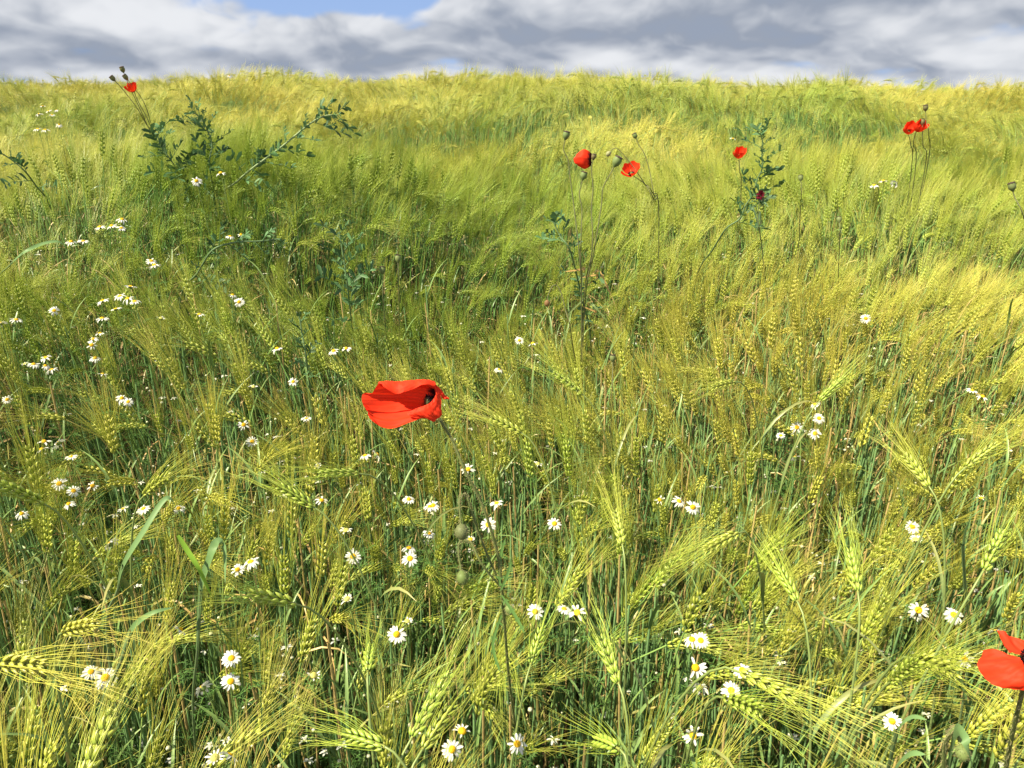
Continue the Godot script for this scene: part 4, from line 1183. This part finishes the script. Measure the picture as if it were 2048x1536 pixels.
func lobed_leaf(pts: Array, width: float, col: Color, lobes := 6) -> Buf:
	var b := Buf.new()
	var p := smooth(pts, 4)
	var m := p.size()
	var dir: Vector3 = (p[m - 1] - p[0]).normalized()
	var side := dir.cross(Vector3(0.2, 0.5, 1)).normalized()
	var wid := []
	for k in m:
		var s := float(k) / (m - 1)
		wid.append(width * (0.35 + 0.5 * sin(PI * s)) if k < m - 1 else 0.0005)
	b.blade(p, wid, side, 0.3, ramp(m, col, col * 1.15))
	for k in lobes:
		var s := (k + 0.7) / (lobes + 0.7)
		var q := along(p, s)
		for j in [-1, 1]:
			var ln := width * (1.6 - 0.9 * s) * rng.randf_range(0.8, 1.2)
			var d: Vector3 = (side * j + dir * 0.9).normalized()
			var n := d.cross(side.cross(dir)).normalized()
			b.blade([q, q + d * ln * 0.5, q + d * ln + Vector3(0, -ln * 0.1, 0)], [width * 0.4, width * 0.5, 0.0004], n, 0.2, ramp(3, col, col * 1.2))
	return b


func stalk(parent: Node, pts: Array, r0: float, r1: float, col: Color, hair := 0) -> Array:
	var p := smooth(pts, 5)
	var b := Buf.new()
	b.tube(p, ramp(p.size(), r0, r1), 6, fill(p.size(), col))
	var o := part("stem", b.mesh(), mat_green, parent)
	if hair:
		part("hairs", hairs(p, hair, 0.0022, r1).mesh(), mat_green, o)
	return p


func end_dir(pts: Array) -> Vector3:
	return (pts[pts.size() - 1] - pts[pts.size() - 2]).normalized()


func to_ground(pts: Array) -> Array:
	# carries a stalk given from its lowest seen point on down into the soil
	var a: Vector3 = pts[0]
	var d: Vector3 = (a - pts[1]).normalized()
	if a.y - ground_at(a.x, a.z) < 0.05:
		return pts
	var down := a.y - ground_at(a.x, a.z)
	var side := Vector3(d.x, 0, d.z).limit_length(0.75)
	var g := a + side * down * 0.45
	g.y = ground_at(g.x, g.z) - 0.01
	var knee := a + d * down * 0.22
	knee.y = minf(knee.y, a.y - down * 0.12)
	var out := [g, g.lerp(knee, 0.6) + side * 0.03, knee]
	out.append_array(pts)
	return out


func grow_poppies() -> void:
	rng.seed = 53
	var hairy := Color(0.12, 0.15, 0.05)
	var bare := Color(0.15, 0.16, 0.075)
	# the large blown poppy with its two drooping buds
	var line: Array = MAIN_ROOT.duplicate()
	line.reverse()
	line = to_ground(line)
	var root: Vector3 = line[0]
	var o := thing("poppy", "large red poppy blown open to the left, on a hairy stalk with drooping buds", "poppy", root, "poppies in the barley")
	var up: Array = MAIN_STEM.duplicate()
	up.reverse()
	line.append_array(up.slice(1))
	stalk(o, minus(line, root), 0.0019, 0.0014, hairy, 26)
	var f := Node3D.new()
	f.name = "flower"
	o.add_child(f)
	for k in BLOWN_PETALS.size():
		part("petal", petal_patch(BLOWN_PETALS[k], root, [0.18, 0.0, 0.10, 0.0, 0.0][k], k * 2.3), mat_petal, f)
	var heart: Vector3 = (BLOWN_PETALS[0][0][2] as Vector3) - root + Vector3(-0.003, 0.0, 0.006)
	part("stamens", stamens_buf(frame(heart, Vector3(-0.85, 0.05, 0.45), 1.0), 0.0072, 90).mesh(), mat_dark, f)
	var ov := Buf.new()
	ov.lathe(frame(heart, Vector3(-0.85, 0.05, 0.45), 0.0052), [[-0.3, 0.3], [0.4, 0.8], [1.2, 1.0], [1.5, 0.9], [1.6, 0.05]], 10, fill(5, Color(0.05, 0.07, 0.03)))
	part("ovary", ov.mesh(), mat_green, f)
	for s in [MAIN_BUD, MAIN_BUD_B]:
		var p := stalk(o, minus(s, root), 0.0013, 0.0011, hairy, 16)
		hairy_bud(o, p[p.size() - 1], end_dir(p), 0.0165 if s == MAIN_BUD else 0.015, Color(0.13, 0.15, 0.065) if s == MAIN_BUD else Color(0.13, 0.18, 0.055))
	var pc := stalk(o, minus(MAIN_BUD_C, root), 0.0013, 0.0011, hairy, 0)
	hairy_bud(o, pc[pc.size() - 1], end_dir(pc), 0.011, Color(0.16, 0.22, 0.07))
	for l in MAIN_LEAVES:
		part("leaf", lobed_leaf(minus(l, root), 0.004, Color(0.10, 0.20, 0.05), 4).mesh(), mat_leaf, o)
	# the poppy cut by the right edge
	line = EDGE_STEM.duplicate()
	line.reverse()
	line = to_ground(line)
	root = line[0]
	o = thing("poppy", "broad red poppy cut off by the right edge of the picture", "poppy", root, "poppies in the barley")
	stalk(o, minus(line, root), 0.0021, 0.0015, hairy, 30)
	f = Node3D.new()
	f.name = "flower"
	o.add_child(f)
	for k in EDGE_PETALS.size():
		part("petal", petal_patch(EDGE_PETALS[k], root, 0.0, k * 1.9 + 0.4), mat_petal, f)
	part("stamens", stamens_buf(frame((EDGE_PETALS[0][0][2] as Vector3) - root, Vector3(0.2, 0.8, 0.3), 1.0), 0.008, 60).mesh(), mat_dark, f)
	line = to_ground(EDGE_BUD_STEM)
	root = line[0]
	o = thing("poppy", "drooping unopened poppy on a thick hairy hook below the cut off poppy", "poppy", root, "poppies in the barley")
	var pe := stalk(o, minus(line, root), 0.0021, 0.0017, Color(0.19, 0.24, 0.085), 26)
	hairy_bud(o, pe[pe.size() - 1], end_dir(pe), 0.012, Color(0.15, 0.20, 0.065))
	# the clump of pods with one loose flower
	root = to_ground(PODS_A[0])[0]
	o = thing("poppy", "clump of poppy stalks with green pods and one loose red flower", "poppy", root, "poppies in the barley")
	for k in PODS_A.size():
		var s: Array = PODS_A[k].duplicate()
		s.push_front(root)
		var p := stalk(o, minus(s, root), 0.0016, 0.0011, bare)
		seed_pod(o, p[p.size() - 1], end_dir(p), [0.0195, 0.0195, 0.014, 0.025][k], 0.75 if k == 2 else 0.0)
	f = Node3D.new()
	f.name = "flower"
	o.add_child(f)
	for k in LOOSE_PETALS.size():
		part("petal", petal_patch(LOOSE_PETALS[k], root, 0.28, k * 1.3), mat_petal, f)
	for k in 7:
		var a := Vector3(rng.randf_range(-0.02, 0.02), PODS_A[0][0].y - root.y + rng.randf_range(0.0, 0.12), 0.0)
		var dry := k % 2 == 0
		part("leaf", lobed_leaf([a, a + Vector3(rng.randf_range(-0.04, 0.04), rng.randf_range(-0.02, 0.04), 0.02), a + Vector3(rng.randf_range(-0.08, 0.06), rng.randf_range(-0.07, 0.05), 0.03)], 0.006, Color(0.50, 0.33, 0.12) if dry else Color(0.16, 0.22, 0.08), 4).mesh(), mat_leaf, o)
	# the slanting clump right of it
	root = to_ground(CLUMP_B[0])[0]
	o = thing("poppy", "red cup-shaped poppy on slanting stalks with a pod and a pale bud", "poppy", root, "poppies in the barley")
	for k in CLUMP_B.size():
		var s: Array = CLUMP_B[k].duplicate()
		s.push_front(root)
		var p := stalk(o, minus(s, root), 0.0015, 0.001, bare)
		if k == 0:
			hairy_bud(o, p[p.size() - 1], end_dir(p), 0.018, Color(0.30, 0.30, 0.15))
		elif k == 1:
			seed_pod(o, p[p.size() - 1], end_dir(p), 0.016)
		else:
			open_flower(o, p[p.size() - 1], Vector3(-0.25, 0.75, 0.55), 0.036, 0.7)
	far_poppy("single small red poppy left of the tall blue green weed", FAR_C, ["flower"], 0.037, Vector3(-0.1, 0.8, 0.45), bare)
	far_poppy("pair of red poppies with two pods at the upper right", FAR_D, ["flower", "flower", "pod", "pod"], 0.042, Vector3(-0.1, 0.7, 0.6), bare)
	far_poppy("small red poppy with dark pods standing above the skyline at left", FAR_E, ["flower", "pod", "pod", "pod"], 0.036, Vector3(-0.2, 0.8, 0.4), bare)
	var says := ["single green pod on a bare upright stalk in mid field", "small reddish drooping bud on a hooked stalk left of the poppy clump", "green pod in the shaded hollow, lower of the two", "green pod in the shaded hollow, upper of the two", "small pale pod right of the crimson head", "thin pale pod among the right barley", "pod on a curved stalk at the right edge"]
	for k in LONE_STALKS.size():
		var s := to_ground(LONE_STALKS[k])
		root = s[0]
		o = thing("poppy_stalk", says[k], "poppy stalk", root, "poppy pods and buds in the barley")
		var p := stalk(o, minus(s, root), 0.0015, 0.0011, bare, 0)
		if k == 1:
			hairy_bud(o, p[p.size() - 1], end_dir(p), 0.017, Color(0.20, 0.11, 0.05))
		else:
			seed_pod(o, p[p.size() - 1], end_dir(p), [0.015, 0, 0.019, 0.019, 0.018, 0.016, 0.019][k], 0.2)
	# the crimson head
	var cs := to_ground(CRIMSON_STALK)
	root = cs[0]
	o = thing("crimson_thistle", "dark crimson flower head on a thin stalk in front of the blue green weed", "thistle", root)
	var p2 := stalk(o, minus(cs, root), 0.0017, 0.0012, Color(0.12, 0.15, 0.07))
	var hb := Buf.new()
	var top: Vector3 = p2[p2.size() - 1]
	for k in 70:
		var s := rng.randf()
		var a := rng.randf() * TAU
		var d := Vector3(cos(a) * sin(PI * s * 0.8), cos(PI * s * 0.8) * 1.2, sin(a) * sin(PI * s * 0.8))
		hb.blade([top + Vector3(0, 0.006, 0) + d * 0.003, top + Vector3(0, 0.006, 0) + d * 0.008, top + Vector3(0, 0.006, 0) + d * 0.0125], [0.002, 0.0035, 0.001], d.cross(Vector3(0.3, 0.5, 0.8)).normalized(), 0.3, fill(3, Color(0.16, 0.012, 0.03) * rng.randf_range(0.6, 1.6)))
	part("flower_head", hb.mesh(), mat_petal, o)
	for k in 5:
		var a := k * 1.3
		part("leaf", lobed_leaf([top - Vector3(0, 0.01 + 0.02 * k, 0), top + Vector3(cos(a) * 0.02, -0.01 * k, sin(a) * 0.02), top + Vector3(cos(a) * 0.045, -0.02 * k, sin(a) * 0.04)], 0.006, Color(0.11, 0.18, 0.09), 3).mesh(), mat_leaf, o)


func far_poppy(label: String, stalks: Array, ends: Array, radius: float, axis: Vector3, col: Color) -> void:
	var root: Vector3 = to_ground(stalks[0])[0]
	var o := thing("poppy", label, "poppy", root, "poppies in the barley")
	for k in stalks.size():
		var s: Array = stalks[k].duplicate()
		s.push_front(root)
		var p := stalk(o, minus(s, root), 0.0017, 0.0013, col)
		if ends[k] == "flower":
			open_flower(o, p[p.size() - 1], axis + Vector3(0.25 * k, 0, 0), radius, 0.95)
		else:
			seed_pod(o, p[p.size() - 1], end_dir(p), 0.022, 0.6)


# ------------------------------------------------------------------ weeds and grasses
func grow_weeds() -> void:
	rng.seed = 61
	for w in WEEDS:
		var s := to_ground(w[1])
		var root: Vector3 = s[0]
		var o := thing("leafy_weed", w[0], "weed", root, "dark leafy weeds standing in the barley")
		var thick: bool = w[0].begins_with("pale thick")
		var p := stalk(o, minus(s, root), 0.0042 if thick else 0.003, 0.0025 if thick else 0.0018, Color(0.24, 0.32, 0.16) if thick else Color(0.12, 0.19, 0.09))
		var from := 1.0 - 0.62
		for k in int(w[2]):
			var f = from + (1.0 - from) * (k + 0.5) / w[2]
			var at := along(p, f)
			var t := (along(p, f + 0.04) - along(p, f - 0.04)).normalized()
			var a := k * 2.4 + rng.randf_range(-0.4, 0.4)
			var n := t.cross(Vector3(0.2, 0.1, 1.0)).normalized()
			var d := (n * cos(a) + n.cross(t) * sin(a) + t * 0.7 + Vector3(0, 0.25, 0)).normalized()
			var ln: float = w[3] * rng.randf_range(0.45, 1.15) * (1.1 - 0.4 * f)
			part("leaf", pinnate(at, d, t, ln, Color(0.065, 0.135, 0.055) * rng.randf_range(0.8, 1.35)).mesh(), mat_leaf, o)
	for g in GRASSES:
		var s: Array = to_ground(g[1]) if g[1][0].y > g[1][3].y - 0.2 and not g[0].begins_with("narrow") else g[1]
		var root: Vector3 = s[0]
		var cut = s.size() - g[1].size()
		var o := thing("grass_blade", g[0], "grass", root if cut else Vector3(root.x, root.y, root.z), "broad grass blades")
		if cut:
			stalk(o, minus(s.slice(0, cut + 2), root), 0.002, 0.0018, Color(0.15, 0.22, 0.10))
		var p := smooth(minus(s.slice(maxi(cut, 0)), root), 5)
		var m := p.size()
		var wid := []
		for k in m:
			var f := float(k) / (m - 1)
			wid.append(g[2] * 0.8 * minf(1.0, 0.5 + f * 1.6) * (1.0 - pow(f, 3.5)) + 0.0004)
		var b := Buf.new()
		var dir: Vector3 = (p[m - 1] - p[0]).normalized()
		var side := dir.cross(Vector3(0.15, 0.75, 0.6)).normalized()
		var col := Color(0.15, 0.26, 0.10) if not g[0].begins_with("narrow") else Color(0.20, 0.36, 0.04)
		b.blade(p, wid, side, 0.3, ramp(m, col, col * 1.1))
		part("blade", b.mesh(), mat_leaf, o)


func pinnate(at: Vector3, d: Vector3, up: Vector3, length: float, col: Color) -> Buf:
	var b := Buf.new()
	var s := d.cross(up).normalized()
	var u := s.cross(d).normalized()
	var pts := []
	var curl := rng.randf_range(-0.25, 0.25)
	for k in 5:
		var f := k / 4.0
		pts.append(at + d * length * f + s * length * curl * f * f - Vector3(0, length * rng.randf_range(0.12, 0.32) * f * f, 0))
	b.tube(pts, ramp(5, 0.0012, 0.0005), 4, fill(5, col * 1.5))
	var pairs := rng.randi_range(3, 5)
	for k in pairs + 1:
		var f := minf((k + rng.randf_range(0.7, 1.2)) / (pairs + 0.4), 1.0)
		var p := along(pts, f)
		for j in [-1, 1]:
			if rng.randf() < 0.12:
				continue
			var ln := length * rng.randf_range(0.22, 0.42)
			var e: Vector3 = (s * j * rng.randf_range(0.5, 1.1) + d * rng.randf_range(0.4, 1.1) + u * rng.randf_range(-0.3, 0.9)).normalized()
			var acr := e.cross(u + s * rng.randf_range(-0.8, 0.8)).normalized()
			var w := ln * rng.randf_range(0.30, 0.42)
			b.blade([p, p + e * ln * 0.35, p + e * ln * 0.72 - Vector3(0, ln * 0.04, 0), p + e * ln - Vector3(0, ln * 0.12, 0)], [w * 0.25, w * 0.8, w, w * 0.25], acr, rng.randf_range(0.15, 0.6), fill(4, col * rng.randf_range(0.75, 1.4)))
	return b


# ------------------------------------------------------------------ sky
func gauss(x: float, y: float, cx: float, cy: float, rx: float, ry: float) -> float:
	var a := (x - cx) / rx
	var b := (y - cy) / ry
	return exp(-a * a - b * b)


var cloud_big := FastNoiseLite.new()
var cloud_fine := FastNoiseLite.new()


func cloud_place(az: float, e: float, flat: float) -> Vector3:
	# flat-based cloud banks crowd together towards the horizon
	var a := deg_to_rad(az)
	return Vector3(sin(a) * 60.0, 9.0 * log(1.0 + e / 4.0) * flat, -cos(a) * 60.0)


# linear colour of the sky at an azimuth (degrees right of -z) and elevation
func sky_at(az: float, el: float) -> Color:
	var e := maxf(el, 0.0)
	var blue := Color(0.48, 0.66, 0.98).lerp(Color(0.18, 0.36, 0.82), 1.0 - exp(-e / 14.0))
	var at := cloud_place(az, e, 2.0)
	var big := cloud_big.get_noise_3dv(at)
	var fine := cloud_fine.get_noise_3dv(at + Vector3(big, big * 0.5, 0) * 5.0)
	# tops catch the sun, undersides lie in shade
	var up := cloud_place(az + 0.6, e + 0.7 + e * 0.05, 2.0)
	var rise := cloud_big.get_noise_3dv(up) - big
	var lift := cloud_fine.get_noise_3dv(up + Vector3(big, big * 0.5, 0) * 5.0) - fine
	var cover := 0.75 + big * 0.9 + fine * 0.45
	cover -= 1.3 * gauss(az, e, -12.0, 5.9, 6.5, 1.1) + 0.55 * gauss(az, e, -6.5, 4.4, 3.0, 0.9) + 0.2 * gauss(az, e, 28.0, 3.2, 4.0, 0.7)
	cover += 0.5 * gauss(az, e, 14.0, 4.6, 10.0, 1.5)
	var thick := 0.40 + big * 0.40 + rise * 0.8 + lift * 0.32 + fine * 0.14
	thick += 0.36 * gauss(az, e, 11.0, 4.0, 9.0, 0.75) + 0.26 * gauss(az, e, 17.0, 5.7, 11.0, 0.9) + 0.30 * gauss(az, e, -33.0, 4.0, 5.0, 1.0) - 0.28 * gauss(az, e, -24.0, 4.3, 8.0, 1.0)
	thick += 0.32 * gauss(az, e, -22.0, 2.0, 14.0, 0.8) - 0.15 * gauss(az, e, 12.0, 2.0, 14.0, 0.6)
	thick = clampf(thick, 0.0, 1.0)
	var lit := Color(0.92, 0.94, 0.98)
	var shade := Color(0.27, 0.325, 0.43)
	var cloud := lit.lerp(shade, smoothstep(0.0, 1.0, thick))
	return blue.lerp(cloud, smoothstep(0.05, 0.5, cover))


func make_sky() -> PanoramaSkyMaterial:
	cloud_big.seed = 4
	cloud_big.frequency = 0.075
	cloud_big.fractal_octaves = 4
	cloud_fine.seed = 9
	cloud_fine.frequency = 0.16
	cloud_fine.fractal_octaves = 5
	cloud_fine.fractal_gain = 0.55
	var w := 1024
	var im := Image.create(w, w / 2, false, Image.FORMAT_RGBF)
	im.fill(Color(0.50, 0.56, 0.66))
	for j in w / 4:
		var el := 90.0 - (j + 0.5) * 360.0 / w
		for i in w:
			im.set_pixel(i, j, sky_at(wrapf((i + 0.5) * 360.0 / w, -180.0, 180.0), el))
	im.resize(4096, 2048, Image.INTERPOLATE_BILINEAR)
	# the low sky again at the full grain of the picture
	for j in range(900, 1024):
		var el := 90.0 - (j + 0.5) * 360.0 / 4096
		for i in 4096:
			im.set_pixel(i, j, sky_at(wrapf((i + 0.5) * 360.0 / 4096, -180.0, 180.0), el))
	var m := PanoramaSkyMaterial.new()
	m.panorama = ImageTexture.create_from_image(im)
	return m


func _ready() -> void:
	var cam := Camera3D.new()
	cam.name = "camera"
	cam.position = EYE
	cam.rotation_degrees = Vector3(TILT, 0, 0)
	cam.fov = FOV
	cam.near = 0.02
	cam.far = 900.0
	add_child(cam)
	cam.current = true
	var env := Environment.new()
	env.background_mode = Environment.BG_SKY
	env.sky = Sky.new()
	env.sky.sky_material = make_sky()
	env.background_energy_multiplier = 0.42
	env.tonemap_mode = Environment.TONE_MAPPER_LINEAR
	env.tonemap_exposure = 2.15
	env.sdfgi_enabled = true
	env.ssao_enabled = true
	env.ssil_enabled = true
	var we := WorldEnvironment.new()
	we.name = "world_environment"
	we.environment = env
	add_child(we)
	var sun := DirectionalLight3D.new()
	sun.name = "sun"
	sun.light_energy = 1.6
	sun.light_color = Color(1.0, 0.95, 0.82)
	sun.light_angular_distance = 0.5
	sun.shadow_enabled = true
	add_child(sun)
	sun.look_at_from_position(TO_SUN * 20.0, Vector3.ZERO)

	crease.seed = 21
	crease.frequency = 0.9
	crease.fractal_octaves = 3
	tone.seed = 3
	tone.frequency = 0.55
	tone.fractal_octaves = 3
	combed.seed = 8
	combed.frequency = 0.30
	combed.fractal_octaves = 2
	tall.seed = 15
	tall.frequency = 0.55
	tall.fractal_octaves = 3
	mat_green = plant_material("green_stalk", Color(1, 1, 1), 0.55, 0.1)
	mat_leaf = plant_material("leaf", Color(1, 1, 1), 0.5, 0.45)
	mat_petal = plant_material("poppy_petal", Color(1, 1, 1), 0.62, 0.55, 0.3)
	mat_ray = plant_material("chamomile_petal", Color(1, 1, 1), 0.6, 0.4, 0.3)
	mat_disc = plant_material("chamomile_disc", Color(1, 1, 1), 0.7, 0.0, 0.3)
	mat_dark = plant_material("stamens", Color(1, 1, 1), 0.7, 0.0, 0.3)
	for t in [Color(1, 1, 1), Color(1.14, 1.03, 1.05), Color(0.85, 0.97, 0.9)]:
		mat_stem.append(plant_material("barley_stem", t, 0.4, 0.1, 0.5))
		mat_ear.append(plant_material("barley_ear", t, 0.36, 0.16, 0.5))

	make_ground()
	# where the hand-placed plants need room, the crop is thinner
	for e in CHAMOMILES:
		var h: Vector3 = e[0]
		if -h.z < 2.4:
			gaps.append([h.x, h.z, 0.0016])
	for k in 9:
		gaps.append([-0.08 + 0.016 * k, -0.46 - 0.045 * k, 0.006])
	sow_barley()
	tall_barley()
	grow_poppies()
	grow_chamomiles()
	grow_weeds()
	sow_undergrowth()


func make_ground() -> void:
	var noise := FastNoiseLite.new()
	noise.seed = 2
	noise.frequency = 0.02
	noise.fractal_octaves = 5
	var tex := NoiseTexture2D.new()
	tex.width = 512
	tex.height = 512
	tex.seamless = true
	tex.noise = noise
	var grad := Gradient.new()
	grad.set_color(0, Color(0.035, 0.025, 0.017).linear_to_srgb())
	grad.set_color(1, Color(0.12, 0.085, 0.055).linear_to_srgb())
	tex.color_ramp = grad
	var m := StandardMaterial3D.new()
	m.resource_name = "soil"
	m.albedo_texture = tex
	m.uv1_triplanar = true
	m.uv1_world_triplanar = true
	m.uv1_scale = Vector3(1.6, 1.6, 1.6)
	m.roughness = 0.95
	m.metallic_specular = 0.2
	var zs := []
	var z := 3.0
	while z > -400.0:
		zs.append(z)
		z -= 0.15 if z > -6.0 else (0.5 if z > -20.0 else 8.0)
	var rows := []
	var cols := []
	for zz in zs:
		var row := []
		for i in 81:
			var f := i / 40.0 - 1.0
			var x := signf(f) * (absf(f) * 4.0 + pow(absf(f), 4.0) * 300.0)
			row.append(Vector3(x, ground_at(clampf(x, -30.0, 30.0), zz), zz))
		rows.append(row)
		cols.append(fill(81, Color.WHITE))
	var b := Buf.new()
	b.sheet(rows, cols)
	var o := part("ground", b.mesh(), m, self)
	o.set_meta("kind", "structure")
